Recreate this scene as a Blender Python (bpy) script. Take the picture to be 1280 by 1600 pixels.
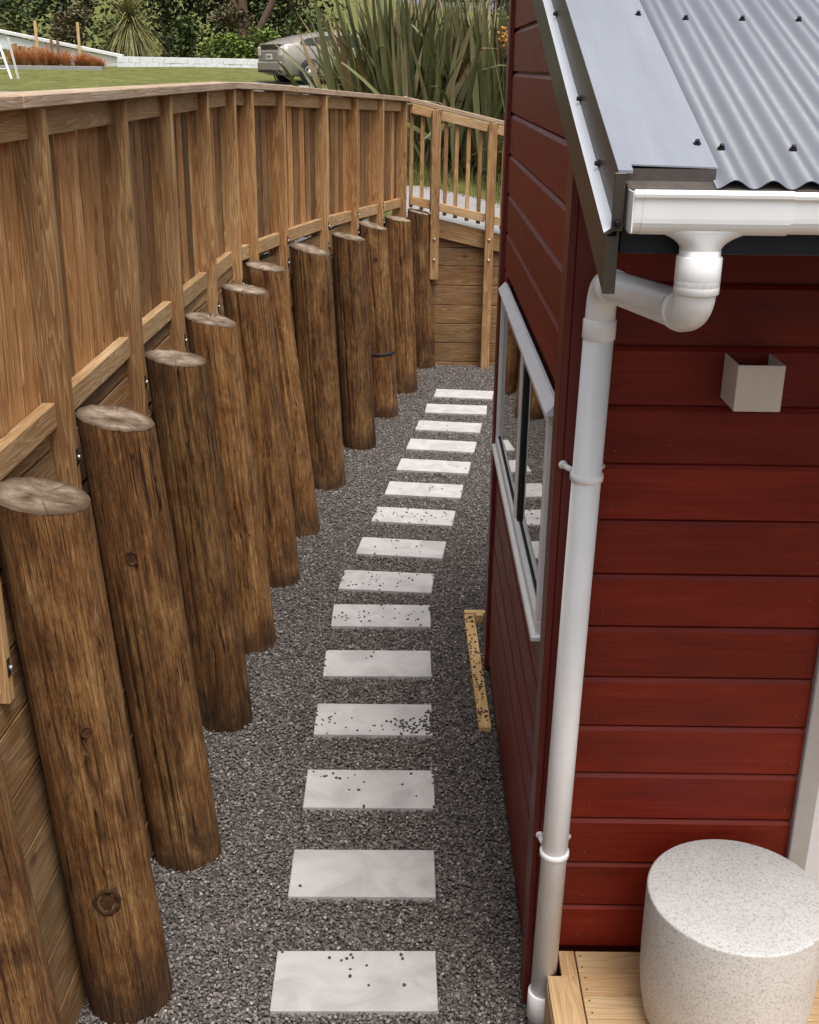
import bpy, bmesh, math, random
from mathutils import Vector, Matrix, noise
random.seed(11)
R = math.radians
scene = bpy.context.scene
for o in list(bpy.data.objects): bpy.data.objects.remove(o)

# ------------------------------------------------------------------ camera
F_PX, CAM_H, PITCH, ROLL = 1807.0, 3.15, R(21.04), R(0.75)
cam = bpy.data.cameras.new('camera'); camo = bpy.data.objects.new('camera', cam)
scene.collection.objects.link(camo)
cam.sensor_fit = 'VERTICAL'; cam.sensor_height = 36.0; cam.lens = 36.0 * F_PX / 1600.0
cam.clip_start = 0.05; cam.clip_end = 3000
camo.matrix_world = Matrix.Translation((0, 0, CAM_H)) @ Matrix.Rotation(R(90) - PITCH, 4, 'X') @ Matrix.Rotation(ROLL, 4, 'Z')
scene.camera = camo

# ------------------------------------------------------------------ sky and sun
SUN_EL, SUN_AZ = R(69), R(153)          # azimuth measured from +Y towards +X
world = bpy.data.worlds.new('World'); scene.world = world; world.use_nodes = True
wn = world.node_tree; wn.nodes.clear()
sky = wn.nodes.new('ShaderNodeTexSky'); sky.sky_type = 'NISHITA'; sky.sun_disc = False
sky.sun_elevation = SUN_EL; sky.sun_rotation = SUN_AZ
sky.air_density = 1.0; sky.dust_density = 4.0; sky.ozone_density = 1.0
hs = wn.nodes.new('ShaderNodeHueSaturation'); hs.inputs['Saturation'].default_value = 0.25
bg = wn.nodes.new('ShaderNodeBackground'); bg.inputs[1].default_value = 0.12
wo = wn.nodes.new('ShaderNodeOutputWorld')
wn.links.new(sky.outputs[0], hs.inputs['Color']); wn.links.new(hs.outputs[0], bg.inputs[0]); wn.links.new(bg.outputs[0], wo.inputs[0])
sun = bpy.data.lights.new('sun', 'SUN'); sun.energy = 2.4; sun.angle = R(30); sun.color = (1.0, 0.955, 0.90)
suno = bpy.data.objects.new('sun', sun); scene.collection.objects.link(suno)
sd = Vector((math.sin(SUN_AZ) * math.cos(SUN_EL), math.cos(SUN_AZ) * math.cos(SUN_EL), math.sin(SUN_EL)))
suno.rotation_euler = sd.to_track_quat('Z', 'Y').to_euler(); suno.location = (0, 0, 20)
scene.view_settings.view_transform = 'Standard'; scene.view_settings.look = 'None'
scene.view_settings.exposure = 0.60; scene.view_settings.gamma = 1.0
scene.cycles.use_denoising = True
scene.cycles.max_bounces = 8; scene.cycles.diffuse_bounces = 4

# ------------------------------------------------------------------ helpers
COL = scene.collection
W = {}
def place(o, M, parent=None):
    COL.objects.link(o)
    W[o] = M
    if parent is not None:
        o.parent = parent; o.matrix_parent_inverse = W[parent].inverted()
    o.matrix_basis = M
    return o
def tag(o, label, cat, group=None):
    o['label'] = label; o['category'] = cat
    if group: o['group'] = group
    return o
def thing(name, label, cat, loc=(0, 0, 0), group=None):
    o = bpy.data.objects.new(name, None); o.empty_display_size = 0.1
    place(o, Matrix.Translation(loc)); return tag(o, label, cat, group)
def add(name, me, mat=None, parent=None, M=None, kind=None):
    if mat is not None and not me.materials: me.materials.append(mat)
    o = bpy.data.objects.new(name, me)
    place(o, M if M is not None else Matrix(), parent)
    if kind: o['kind'] = kind
    return o
def bm_mesh(bm, name, smooth=False):
    bmesh.ops.recalc_face_normals(bm, faces=bm.faces)
    me = bpy.data.meshes.new(name); bm.to_mesh(me); bm.free()
    if smooth:
        for p in me.polygons: p.use_smooth = True
    return me
_cache = {}
def box_mesh(lx, ly, lz, bev, mat):
    k = (round(lx, 4), round(ly, 4), round(lz, 4), bev, mat.name)
    if k not in _cache:
        bm = bmesh.new(); bmesh.ops.create_cube(bm, size=1)
        bmesh.ops.scale(bm, vec=(lx, ly, lz), verts=bm.verts)
        if bev: bmesh.ops.bevel(bm, geom=bm.edges[:], offset=bev, segments=1, affect='EDGES')
        me = bm_mesh(bm, 'box'); me.materials.append(mat); _cache[k] = me
    return _cache[k]
def frame(z, x):
    z = Vector(z).normalized(); x = Vector(x); x = (x - z * x.dot(z)).normalized(); y = z.cross(x)
    return Matrix(((x.x, y.x, z.x, 0), (x.y, y.y, z.y, 0), (x.z, y.z, z.z, 0), (0, 0, 0, 1)))
def board(name, parent, p0, p1, w, t, side, mat, bev=0.003, gap=0.0):
    """board from p0 to p1 (grain along its local z), w wide along side, t thick"""
    p0 = Vector(p0); p1 = Vector(p1); d = p1 - p0; L = d.length - gap
    M = Matrix.Translation((p0 + p1) / 2) @ frame(d, side)
    if random.random() < .5: M = M @ Matrix.Rotation(math.pi, 4, 'Z')
    return add(name, box_mesh(w, t, L, bev, mat), None, parent, M)
def bx(name, parent, lo, hi, mat, bev=0.002):
    lo = Vector(lo); hi = Vector(hi); s = hi - lo
    return add(name, box_mesh(s.x, s.y, s.z, bev, mat), None, parent, Matrix.Translation((lo + hi) / 2))
def prism_mesh(pts, length, mat, smooth=False):
    """2-D profile (x,y) extruded along z 0..length"""
    bm = bmesh.new(); n = len(pts)
    a = [bm.verts.new((p[0], p[1], 0)) for p in pts]; b = [bm.verts.new((p[0], p[1], length)) for p in pts]
    for i in range(n): bm.faces.new((a[i], a[(i + 1) % n], b[(i + 1) % n], b[i]))
    bm.faces.new(a[::-1]); bm.faces.new(b)
    me = bm_mesh(bm, 'profile', smooth); me.materials.append(mat); return me
def lathe_mesh(prof, n, mat, smooth=True, cap=True):
    bm = bmesh.new(); rings = []
    for r, z in prof:
        rings.append([bm.verts.new((r * math.cos(2 * math.pi * i / n), r * math.sin(2 * math.pi * i / n), z)) for i in range(n)])
    for a, b in zip(rings, rings[1:]):
        for i in range(n): bm.faces.new((a[i], a[(i + 1) % n], b[(i + 1) % n], b[i]))
    if cap: bm.faces.new(rings[0][::-1]); bm.faces.new(rings[-1])
    me = bm_mesh(bm, 'lathe', smooth); me.materials.append(mat); return me
def fillet(pts, rad, seg=8):
    pts = [Vector(p) for p in pts]; out = [pts[0]]
    for i in range(1, len(pts) - 1):
        a, b, c = pts[i - 1], pts[i], pts[i + 1]
        u = (a - b).normalized(); v = (c - b).normalized()
        r = min(rad, (a - b).length * .48, (c - b).length * .48)
        p, q = b + u * r, b + v * r
        for k in range(seg + 1):
            t = k / seg; out.append(p * (1 - t) ** 2 + b * 2 * t * (1 - t) + q * t * t)
    out.append(pts[-1]); return out
def tube_mesh(pts, r, n, mat, caps=True):
    """r: number or list of radii"""
    pts = [Vector(p) for p in pts]; bm = bmesh.new(); rings = []; up = None
    for i, p in enumerate(pts):
        d = (pts[min(i + 1, len(pts) - 1)] - pts[max(i - 1, 0)]).normalized()
        if up is None: up = Vector((1, 0, 0)) if abs(d.x) < .9 else Vector((0, 1, 0))
        x = (up - d * up.dot(d)).normalized(); y = d.cross(x); up = x
        rr = r[i] if isinstance(r, (list, tuple)) else r
        rings.append([bm.verts.new(p + x * rr * math.cos(2 * math.pi * k / n) + y * rr * math.sin(2 * math.pi * k / n)) for k in range(n)])
    for a, b in zip(rings, rings[1:]):
        for k in range(n): bm.faces.new((a[k], a[(k + 1) % n], b[(k + 1) % n], b[k]))
    if caps: bm.faces.new(rings[0][::-1]); bm.faces.new(rings[-1])
    me = bm_mesh(bm, 'tube', True); me.materials.append(mat); return me
def interp(x, xs, ys):
    if x <= xs[0]: return ys[0]
    for i in range(len(xs) - 1):
        if x <= xs[i + 1]:
            t = (x - xs[i]) / (xs[i + 1] - xs[i]); return ys[i] * (1 - t) + ys[i + 1] * t
    return ys[-1]

# ------------------------------------------------------------------ materials
class NT:
    def __init__(s, name):
        s.m = bpy.data.materials.new(name); s.m.use_nodes = True; s.t = s.m.node_tree; s.n = s.t.nodes
        s.b = s.n['Principled BSDF']
    def new(s, ty, **kw):
        nd = s.n.new(ty)
        for k, v in kw.items(): setattr(nd, k, v)
        return nd
    def link(s, a, b): s.t.links.new(a, b)
    def val(s, sock, v):
        if hasattr(v, 'links') or isinstance(v, bpy.types.NodeSocket): s.link(v, sock)
        else: sock.default_value = v
    def math(s, op, a, b=0.5, clamp=False):
        nd = s.new('ShaderNodeMath', operation=op, use_clamp=clamp); s.val(nd.inputs[0], a); s.val(nd.inputs[1], b); return nd.outputs[0]
    def mix(s, f, a, b, mode='MIX'):
        nd = s.new('ShaderNodeMix', data_type='RGBA', blend_type=mode)
        s.val(nd.inputs[0], f)
        for sock, v in ((nd.inputs[6], a), (nd.inputs[7], b)):
            s.val(sock, v if not isinstance(v, (tuple, list)) else (*v[:3], 1))
        return nd.outputs[2]
    def coords(s, scale, rnd=0.0, kind='Object'):
        tc = s.new('ShaderNodeTexCoord'); out = tc.outputs[kind]
        if rnd:
            oi = s.new('ShaderNodeObjectInfo'); a = s.math('MULTIPLY', oi.outputs['Random'], rnd)
            va = s.new('ShaderNodeVectorMath', operation='ADD'); s.link(out, va.inputs[0]); s.link(a, va.inputs[1]); out = va.outputs[0]
        vm = s.new('ShaderNodeVectorMath', operation='MULTIPLY'); s.link(out, vm.inputs[0]); vm.inputs[1].default_value = scale
        return vm.outputs[0]
    def noise(s, vec, scale=1, detail=4, rough=.55, dist=0):
        nd = s.new('ShaderNodeTexNoise'); s.link(vec, nd.inputs['Vector'])
        nd.inputs['Scale'].default_value = scale; nd.inputs['Detail'].default_value = detail
        nd.inputs['Roughness'].default_value = rough; nd.inputs['Distortion'].default_value = dist
        return nd.outputs['Fac']
    def voro(s, vec, scale=1, feature='F1', out='Distance', rand=1):
        nd = s.new('ShaderNodeTexVoronoi', feature=feature); s.link(vec, nd.inputs['Vector']); nd.inputs['Scale'].default_value = scale
        nd.inputs['Randomness'].default_value = rand
        return nd.outputs[out]
    def ramp(s, fac, stops):
        nd = s.new('ShaderNodeValToRGB'); s.link(fac, nd.inputs[0]); e = nd.color_ramp.elements
        e[0].position, e[0].color = stops[0][0], (*stops[0][1], 1) if isinstance(stops[0][1], tuple) else (stops[0][1],) * 3 + (1,)
        e[1].position, e[1].color = stops[-1][0], (*stops[-1][1], 1) if isinstance(stops[-1][1], tuple) else (stops[-1][1],) * 3 + (1,)
        for p, c in stops[1:-1]:
            x = e.new(p); x.color = (*c, 1) if isinstance(c, tuple) else (c, c, c, 1)
        return nd.outputs[0]
    def remap(s, v, a, b, c=0.0, d=1.0):
        nd = s.new('ShaderNodeMapRange'); s.link(v, nd.inputs[0])
        for i, q in enumerate((a, b, c, d)): nd.inputs[i + 1].default_value = q
        return nd.outputs[0]
    def bump(s, h, strength=.3, dist=.01):
        nd = s.new('ShaderNodeBump'); s.link(h, nd.inputs['Height']); nd.inputs['Strength'].default_value = strength; nd.inputs['Distance'].default_value = dist
        s.link(nd.outputs[0], s.b.inputs['Normal']); return nd
    def col(s, c): s.val(s.b.inputs['Base Color'], c if not isinstance(c, (tuple, list)) else (*c[:3], 1))
    def set(s, rough=.5, metal=0, spec=.5):
        s.val(s.b.inputs['Roughness'], rough); s.b.inputs['Metallic'].default_value = metal; s.b.inputs['Specular IOR Level'].default_value = spec

def mat_wood(name, dark, mid, light, knots=.5, rings=1.0, vary=.35, grey=0.0, rough=.72):
    s = NT(name)
    co = s.coords((1, 1, 1), 37.0)
    stretch = s.new('ShaderNodeVectorMath', operation='MULTIPLY'); s.link(co, stretch.inputs[0]); stretch.inputs[1].default_value = (16, 16, .8)
    warp = s.noise(stretch.outputs[0], 1, 3, .5, .4)
    lines = s.math('FRACT', s.math('MULTIPLY', warp, 13 * rings), 0)
    lines = s.ramp(lines, [(0, .0), (.55, .45), (.88, 1.0), (1, .1)])
    st2 = s.new('ShaderNodeVectorMath', operation='MULTIPLY'); s.link(co, st2.inputs[0]); st2.inputs[1].default_value = (140, 140, 4)
    fine = s.noise(st2.outputs[0], 1, 3, .6)
    st3 = s.new('ShaderNodeVectorMath', operation='MULTIPLY'); s.link(co, st3.inputs[0]); st3.inputs[1].default_value = (5, 5, 1.6)
    big = s.noise(st3.outputs[0], 1, 3, .55)
    v = s.math('ADD', s.math('MULTIPLY', lines, .3), s.math('MULTIPLY', fine, .42))
    v = s.math('ADD', v, s.math('MULTIPLY', big, .55))
    c = s.ramp(v, [(.30, dark), (.58, mid), (.86, light)])
    oi = s.new('ShaderNodeObjectInfo')
    br = s.remap(oi.outputs['Random'], 0, 1, 1 - vary, 1 + vary * .55)
    rnd2 = s.math('FRACT', s.math('MULTIPLY', oi.outputs['Random'], 7.31), 0)
    c = s.mix(s.math('MULTIPLY', rnd2, .45), c, s.mix(1.0, c, (1.0, .80, .62), 'MULTIPLY'))
    vm = s.new('ShaderNodeVectorMath', operation='SCALE'); s.link(c, vm.inputs[0]); s.link(br, vm.inputs['Scale']); c = vm.outputs[0]
    if knots:
        kv = s.new('ShaderNodeVectorMath', operation='MULTIPLY'); s.link(co, kv.inputs[0]); kv.inputs[1].default_value = (5, 5, 2.6)
        kd = s.voro(kv.outputs[0], 1)
        kf = s.remap(kd, .05, .13, knots, 0)
        c = s.mix(kf, c, tuple(x * .25 for x in dark))
    if grey:
        g = s.remap(s.noise(st3.outputs[0], 2.2, 4, .6), .45, .75, 0, grey)
        c = s.mix(g, c, (.30, .25, .20))
    s.col(c); s.set(rough, 0, .3)
    s.bump(s.math('ADD', s.math('MULTIPLY', lines, .4), fine), .35, .004)
    return s.m
M_FENCE = mat_wood('treated_pine', (.15, .058, .019), (.345, .172, .066), (.57, .36, .175), .6, 1, .62)
M_POST = mat_wood('post_pine', (.17, .074, .026), (.375, .208, .088), (.60, .405, .21), .5, 1, .26)
M_CAP = mat_wood('cap_pine', (.26, .17, .11), (.40, .29, .20), (.52, .42, .33), .4, .8, .15, .5)
M_RAIL = mat_wood('rail_pine', (.24, .13, .055), (.42, .265, .13), (.58, .42, .25), .5, 1.2, .14)
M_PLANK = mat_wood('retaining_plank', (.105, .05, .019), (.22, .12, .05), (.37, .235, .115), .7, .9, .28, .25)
M_DECK = mat_wood('deck_pine', (.38, .235, .115), (.53, .355, .19), (.63, .46, .27), .4, .8, .12)
M_EDGING = mat_wood('pale_pine', (.46, .30, .13), (.60, .42, .20), (.70, .52, .28), .3, .7, .1)

def mat_log(name):
    s = NT(name)
    co = s.coords((1, 1, 1), 61.0)
    def st(x, z):
        v = s.new('ShaderNodeVectorMath', operation='MULTIPLY'); s.link(co, v.inputs[0]); v.inputs[1].default_value = (x, x, z); return v.outputs[0]
    streak = s.noise(st(58, 2.6), 1, 6, .68, .25)
    patch = s.noise(st(5.5, 3.0), 1, 6, .68, .9)
    fine = s.noise(st(190, 16), 1, 4, .75)
    v = s.math('ADD', s.math('MULTIPLY', streak, .50), s.math('MULTIPLY', patch, .50))
    v = s.math('ADD', v, s.math('MULTIPLY', fine, .48))
    c = s.ramp(v, [(.50, (.030, .0095, .0030)), (.62, (.100, .036, .0105)), (.725, (.205, .089, .027)), (.825, (.345, .178, .065)), (.94, (.52, .33, .15))])
    crack = s.noise(st(30, .55), 1, 2, .5, .5)
    cr = s.math('ABSOLUTE', s.math('SUBTRACT', crack, .5), 0)
    cf = s.remap(cr, .0, .012, 1, 0)
    msk = s.remap(s.noise(st(6, 1.1), 1.7, 2, .5), .42, .6, 0, .95)
    cf = s.math('MULTIPLY', cf, msk)
    c = s.mix(cf, c, (.012, .006, .004))
    crack2 = s.noise(st(75, 1.6), 1, 2, .5, .6)
    cf2 = s.math('MULTIPLY', s.remap(s.math('ABSOLUTE', s.math('SUBTRACT', crack2, .47), 0), .0, .016, .85, 0), s.remap(s.noise(st(9, 2.3), 2.1, 3, .6), .45, .6, 0, 1))
    c = s.mix(cf2, c, (.018, .008, .005))
    hs_ = s.remap(s.noise(st(4, 55), 1, 3, .6, .8), .66, .74, 0, .5)
    hs_ = s.math('MULTIPLY', hs_, s.remap(s.noise(st(7, 3), 1.3, 3, .6), .5, .62, 0, 1))
    c = s.mix(hs_, c, (.42, .29, .16))
    stain = s.remap(s.noise(st(7, 2.4), 1.2, 5, .65, 1.0), .55, .70, 0, .62)
    c = s.mix(stain, c, (.038, .016, .007))
    # pale abrasion flecks and ring scars from handling
    scar = s.math('MULTIPLY', s.remap(s.noise(st(48, 7), 1.3, 5, .75, .6), .55, .68, 0, .8), s.remap(s.noise(st(5, 2.2), 1.1, 3, .6, .5), .50, .62, 0, 1))
    c = s.mix(scar, c, (.40, .27, .14))
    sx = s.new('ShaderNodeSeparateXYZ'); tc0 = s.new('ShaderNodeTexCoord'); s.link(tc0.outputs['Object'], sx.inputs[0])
    foot_dark = s.remap(s.math('ADD', sx.outputs[2], s.math('MULTIPLY', patch, .5)), .28, .52, .7, 0)  # colour darkens towards the foot of the log, edge broken by noise
    c = s.mix(foot_dark, c, (.045, .024, .014))
    oi = s.new('ShaderNodeObjectInfo'); br = s.remap(oi.outputs['Random'], 0, 1, .68, 1.28)
    vm = s.new('ShaderNodeVectorMath', operation='SCALE'); s.link(c, vm.inputs[0]); s.link(br, vm.inputs['Scale'])
    s.col(vm.outputs[0]); s.set(.78, 0, .3)
    h = s.math('SUBTRACT', s.math('ADD', streak, s.math('MULTIPLY', fine, .7)), s.math('ADD', s.math('MULTIPLY', cf, 1.4), s.math('MULTIPLY', cf2, .8)))
    s.bump(h, 1.0, .014)
    return s.m
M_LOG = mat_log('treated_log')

def mat_logtop():
    s = NT('weathered_end_grain')
    co = s.coords((1, 1, 1), 0)
    oi = s.new('ShaderNodeObjectInfo')
    ln = s.new('ShaderNodeVectorMath', operation='LENGTH')
    xy = s.new('ShaderNodeVectorMath', operation='MULTIPLY'); s.link(co, xy.inputs[0]); xy.inputs[1].default_value = (1, 1, 0)
    s.link(xy.outputs[0], ln.inputs[0])
    n = s.noise(s.coords((9, 9, 9), 17), 1, 5, .6)
    rr = s.math('ADD', s.math('MULTIPLY', ln.outputs['Value'], 560), s.math('MULTIPLY', n, 5))
    ring = s.math('SINE', rr, 0)
    saw = s.noise(s.coords((14, 110, 14), 17), 1, 4, .6)
    v = s.math('ADD', s.math('MULTIPLY', ring, .014), s.math('ADD', s.math('MULTIPLY', n, .85), s.math('MULTIPLY', saw, .22)))
    c = s.ramp(v, [(.38, (.060, .040, .025)), (.48, (.15, .108, .073)), (.58, (.255, .195, .142)), (.72, (.43, .355, .275))])
    ang = s.new('ShaderNodeTexGradient', gradient_type='RADIAL'); s.link(co, ang.inputs[0])
    va = s.new('ShaderNodeCombineXYZ'); s.link(s.math('MULTIPLY', ang.outputs['Fac'], 34), va.inputs[0]); s.link(s.math('MULTIPLY', oi.outputs['Random'], 90), va.inputs[1])
    cr = s.remap(s.noise(va.outputs[0], 1, 3, .7), .57, .64, 0, .85)
    cr = s.math('MULTIPLY', cr, s.remap(ln.outputs['Value'], .01, .06, 0, 1))
    c = s.mix(cr, c, (.04, .028, .02))
    rim = s.remap(s.math('ADD', ln.outputs['Value'], s.math('MULTIPLY', n, .05)), .125, .160, 0, .85)
    c = s.mix(rim, c, (.06, .036, .021))
    s.col(c); s.set(.85, 0, .2); s.bump(s.math('SUBTRACT', v, cr), .5, .006); return s.m
M_LOGTOP = mat_logtop()
def mat_plain(name, c, rough=.5, metal=0, spec=.5, var=.0, scale=8, bump=0, vstretch=(1, 1, 1), bscale=None):
    s = NT(name)
    if var or bump:
        co = s.coords(vstretch, 13.0)
        n = s.noise(co, scale, 5, .6)
        k = s.remap(n, .25, .75, 1 - var, 1 + var)
        vm = s.new('ShaderNodeVectorMath', operation='SCALE'); vm.inputs[0].default_value = c; s.link(k, vm.inputs['Scale']); s.col(vm.outputs[0])
        if bump: s.bump(s.noise(co, bscale or scale * 6, 4, .6), bump, .004)
    else: s.col(c)
    s.set(rough, metal, spec); return s.m

def mat_red():
    s = NT('red_weatherboard_paint')
    co = s.coords((1, 1, 1), 29.0)
    def st(x, z):
        v = s.new('ShaderNodeVectorMath', operation='MULTIPLY'); s.link(co, v.inputs[0]); v.inputs[1].default_value = (x, x, z); return v.outputs[0]
    n = s.noise(st(9, 1.8), 1, 4, .6, .4); g = s.noise(st(90, 3.0), 1, 4, .65)
    v = s.math('ADD', s.math('MULTIPLY', n, .65), s.math('MULTIPLY', g, .4))
    c = s.ramp(v, [(.34, (.100, .0066, .0025)), (.56, (.168, .0122, .0040)), (.76, (.230, .0240, .0080))])
    oi = s.new('ShaderNodeObjectInfo'); br = s.remap(oi.outputs['Random'], 0, 1, .88, 1.10)
    vm = s.new('ShaderNodeVectorMath', operation='SCALE'); s.link(c, vm.inputs[0]); s.link(br, vm.inputs['Scale'])
    spk = s.remap(s.voro(st(9, 3), 1), .0, .035, .5, 0)
    s.col(s.mix(spk, vm.outputs[0], (.32, .09, .05)))
    s.set(s.remap(n, .3, .7, .42, .58), 0, .26); s.bump(g, .3, .003); return s.m
M_RED = mat_red()
M_REDTRIM = mat_plain('red_corner_paint', (.115, .012, .008), .42, 0, .5, .18, 6, .08, (3, 3, .5))
M_PVC = mat_plain('white_pvc', (.86, .86, .865), .30, 0, .5, .045, 9)
M_ALU = mat_plain('silver_aluminium', (.78, .79, .80), .35, .1, .5, .06, 14)
M_HEAD = mat_plain('pale_flashing', (.72, .74, .79), .42, .1, .5, .05, 10)
M_RUBBER = mat_plain('black_rubber', (.012, .012, .013), .6)
M_FASCIA = mat_plain('navy_fascia', (.012, .014, .028), .5, 0, .4)
M_BARGE = mat_plain('bronze_flashing', (.075, .062, .052), .38, .55, .5, .12, 10)
M_UNDER = mat_plain('dark_eave_membrane', (.075, .062, .055), .7, 0, .3, .35, 30)
M_SCREW = mat_plain('black_screw', (.015, .015, .017), .45, .4)
M_STEEL = mat_plain('galvanised_steel', (.62, .62, .62), .35, .85)
M_BOLTD = mat_plain('bolt_recess', (.01, .009, .008), .8)
def mat_roof(nm='grey_blue_coated_steel', ca=(.20, .215, .25), cb=(.245, .262, .305)):
    s = NT(nm); co = s.coords((1, 1, 1))
    v = s.new('ShaderNodeVectorMath', operation='MULTIPLY'); s.link(co, v.inputs[0]); v.inputs[1].default_value = (14, 1.6, 1.6)
    n = s.noise(v.outputs[0], 1, 5, .6); d = s.noise(co, 55, 4, .7)
    sc = s.remap(s.voro(co, 7.0), .012, .03, .35, 0)
    c = s.ramp(n, [(.3, ca), (.7, cb)])
    c = s.mix(s.remap(d, .6, .8, 0, .16), c, (.2, .19, .19)); c = s.mix(sc, c, (.6, .6, .6))
    s.col(c); s.set(s.remap(d, .3, .7, .40, .48), .0, .45); return s.m
M_ROOF = mat_roof(); M_SHEET = mat_roof('corrugated_steel', (.120, .128, .160), (.15, .16, .196))
def mat_glass():
    s = NT('window_glass_dark_room'); s.col((.008, .009, .010)); s.set(.015, 0, .5); s.b.inputs['IOR'].default_value = 1.9  # opaque near-black base stands in for the dark room behind the pane
    return s.m
M_GLASS = mat_glass()
def mat_paver():
    s = NT('pale_concrete_paver'); co = s.coords((1, 1, 1), 23.0)
    n = s.noise(co, 4.2, 5, .55, 1.4); f = s.noise(co, 160, 3, .6)
    edge = s.math('ABSOLUTE', s.math('SUBTRACT', n, .5), 0)
    c = s.ramp(n, [(.32, (.365, .35, .345)), (.5, (.445, .428, .422)), (.7, (.51, .49, .48))])
    tide = s.math('MULTIPLY', s.remap(edge, .0, .011, .5, 0), s.remap(s.noise(co, 2.3, 2), .5, .62, 0, .8))
    c = s.mix(tide, c, (.34, .30, .285))
    c = s.mix(s.remap(f, .62, .75, 0, .2), c, (.40, .38, .37))
    s.col(c); s.set(.75, 0, .3); s.bump(f, .15, .002); return s.m
M_PAVER = mat_paver()
def mat_stone():
    s = NT('grey_gravel'); oi = s.new('ShaderNodeObjectInfo')
    c = s.ramp(oi.outputs['Random'], [(0, (.065, .053, .046)), (.25, (.118, .10, .089)), (.6, (.182, .157, .142)), (.82, (.238, .208, .189)), (.95, (.33, .30, .276)), (1, (.50, .47, .44))])
    n = s.noise(s.coords((1, 1, 1), 50), 220, 3, .6)
    c = s.mix(s.remap(n, .35, .65, .0, .4), c, (.05, .044, .042)); s.col(c); s.set(.8, 0, .3); return s.m
M_STONE = mat_stone()
M_PEBBLE = mat_plain('dark_pebble', (.065, .055, .052), .75, 0, .3, .5, 40)
def mat_bed():
    s = NT('gravel_bed'); co = s.coords((1, 1, 1)); v = s.voro(co, 85, out='Color'); n = s.noise(co, 3, 4)
    sep = s.new('ShaderNodeSeparateColor'); s.link(v, sep.inputs[0])
    c = s.ramp(sep.outputs[0], [(0, (.025, .02, .019)), (.6, (.085, .074, .069)), (1, (.2, .18, .17))])
    s.col(s.mix(s.remap(n, .4, .7, 0, .3), c, (.04, .033, .03))); s.set(.9, 0, .2)
    s.bump(s.voro(co, 85), .8, .01); return s.m
M_BED = mat_bed()
def mat_ground(name, a, b, c3, sc=1.0, rough=.95, fine=60):
    s = NT(name); co = s.coords((1, 1, 1)); n = s.noise(co, .35 * sc, 6, .65, .3); f = s.noise(co, fine, 4, .7)
    v = s.math('ADD', s.math('MULTIPLY', n, .6), s.math('MULTIPLY', f, .4))
    s.col(s.ramp(v, [(.34, a), (.52, b), (.7, c3)])); s.set(rough, 0, .2); s.bump(f, .5, .02); return s.m
M_LAWN = mat_ground('lawn_grass', (.06, .072, .017), (.125, .132, .036), (.22, .20, .072), 5, .95, 6)
M_SOIL = mat_ground('low_ground', (.06, .045, .03), (.10, .075, .05), (.14, .11, .08))
M_CONC = mat_ground('pale_concrete', (.25, .24, .24), (.33, .32, .32), (.40, .39, .385), 2, .85, 90)
M_DRIVE = mat_ground('grey_driveway', (.22, .21, .215), (.29, .28, .285), (.36, .35, .35), 2, .85, 40)
def mat_terrazzo():
    s = NT('speckled_terrazzo'); co = s.coords((1, 1, 1))
    a = s.voro(co, 165, out='Distance'); ac = s.voro(co, 165, out='Color'); sep = s.new('ShaderNodeSeparateColor'); s.link(ac, sep.inputs[0])
    n = s.noise(co, 150, 3, .6, 1.0)
    f = s.math('MULTIPLY', s.remap(n, .50, .58, 0, 1), s.remap(sep.outputs[0], .3, .6, .25, 1))
    big = s.noise(co, 5, 3)
    base = s.ramp(big, [(.3, (.55, .54, .525)), (.7, (.63, .615, .60))])
    c = s.mix(s.math('MULTIPLY', f, .68), base, (.27, .24, .215))
    dk = s.math('MULTIPLY', s.remap(s.voro(co, 90), .12, .2, 1, 0), s.remap(sep.outputs[1], .7, .75, 0, .7))
    s.col(s.mix(dk, c, (.14, .12, .11))); s.set(.6, 0, .4); s.bump(n, .06, .002); return s.m
M_TERR = mat_terrazzo()
M_CREAM = mat_plain('cream_powder_coat', (.64, .56, .50), .55, 0, .4, .04, 12)
M_LAMPIN = mat_plain('lamp_socket_black', (.012, .012, .012), .6)
M_NAIL = mat_plain('nail_head', (.10, .06, .035), .6, .3)

# ------------------------------------------------------------------ geometry data of the place
LOG_B = [(-1.02, 2.40), (-.99, 3.288), (-.931, 4.116), (-.937, 5.194), (-.908, 6.044), (-.863, 6.948), (-.787, 7.814), (-.677, 8.816), (-.447, 9.835), (-.257, 10.817), (-.069, 11.735), (.137, 12.80)]
LOG_T = [(-1.17, 2.41, 1.92), (-1.126, 3.297, 1.918), (-1.096, 4.12, 1.921), (-1.08, 5.195, 1.891), (-1.059, 6.05, 1.893), (-1.005, 6.957, 1.893), (-.988, 7.835, 1.886), (-.773, 8.833, 1.859), (-.539, 9.854, 1.819), (-.369, 10.839, 1.787), (-.152, 11.752, 1.743), (.061, 12.80, 1.696)]
LOG_R = [.145, .144, .138, .134, .134, .143, .132, .15, .138, .13, .128, .122]
FENCE = [(-1.235, 1.2), (-1.21, 3.10), (-1.20, 3.955), (-1.19, 5.035), (-1.17, 5.885), (-1.145, 6.795), (-1.115, 7.665), (-.923, 8.665), (-.694, 9.685), (-.498, 10.675), (-.293, 11.585), (-.075, 12.70)]
def fence_pt(y):
    return Vector((interp(y, [p[1] for p in FENCE], [p[0] for p in FENCE]), y, 0))
def fence_top(y): return interp(y, [0, 7.7, 8.665, 9.685, 12.7], [3.020, 3.010, 2.980, 2.936, 2.818])   # underside of the cap
def rail_bot(y): return interp(y, [0, 7.7, 9.7, 12.7], [2.045, 2.02, 1.985, 1.845])
def tangent(y):
    a, b = fence_pt(max(1.3, y - .3)), fence_pt(min(12.65, y + .3)); return (b - a).normalized()

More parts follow.
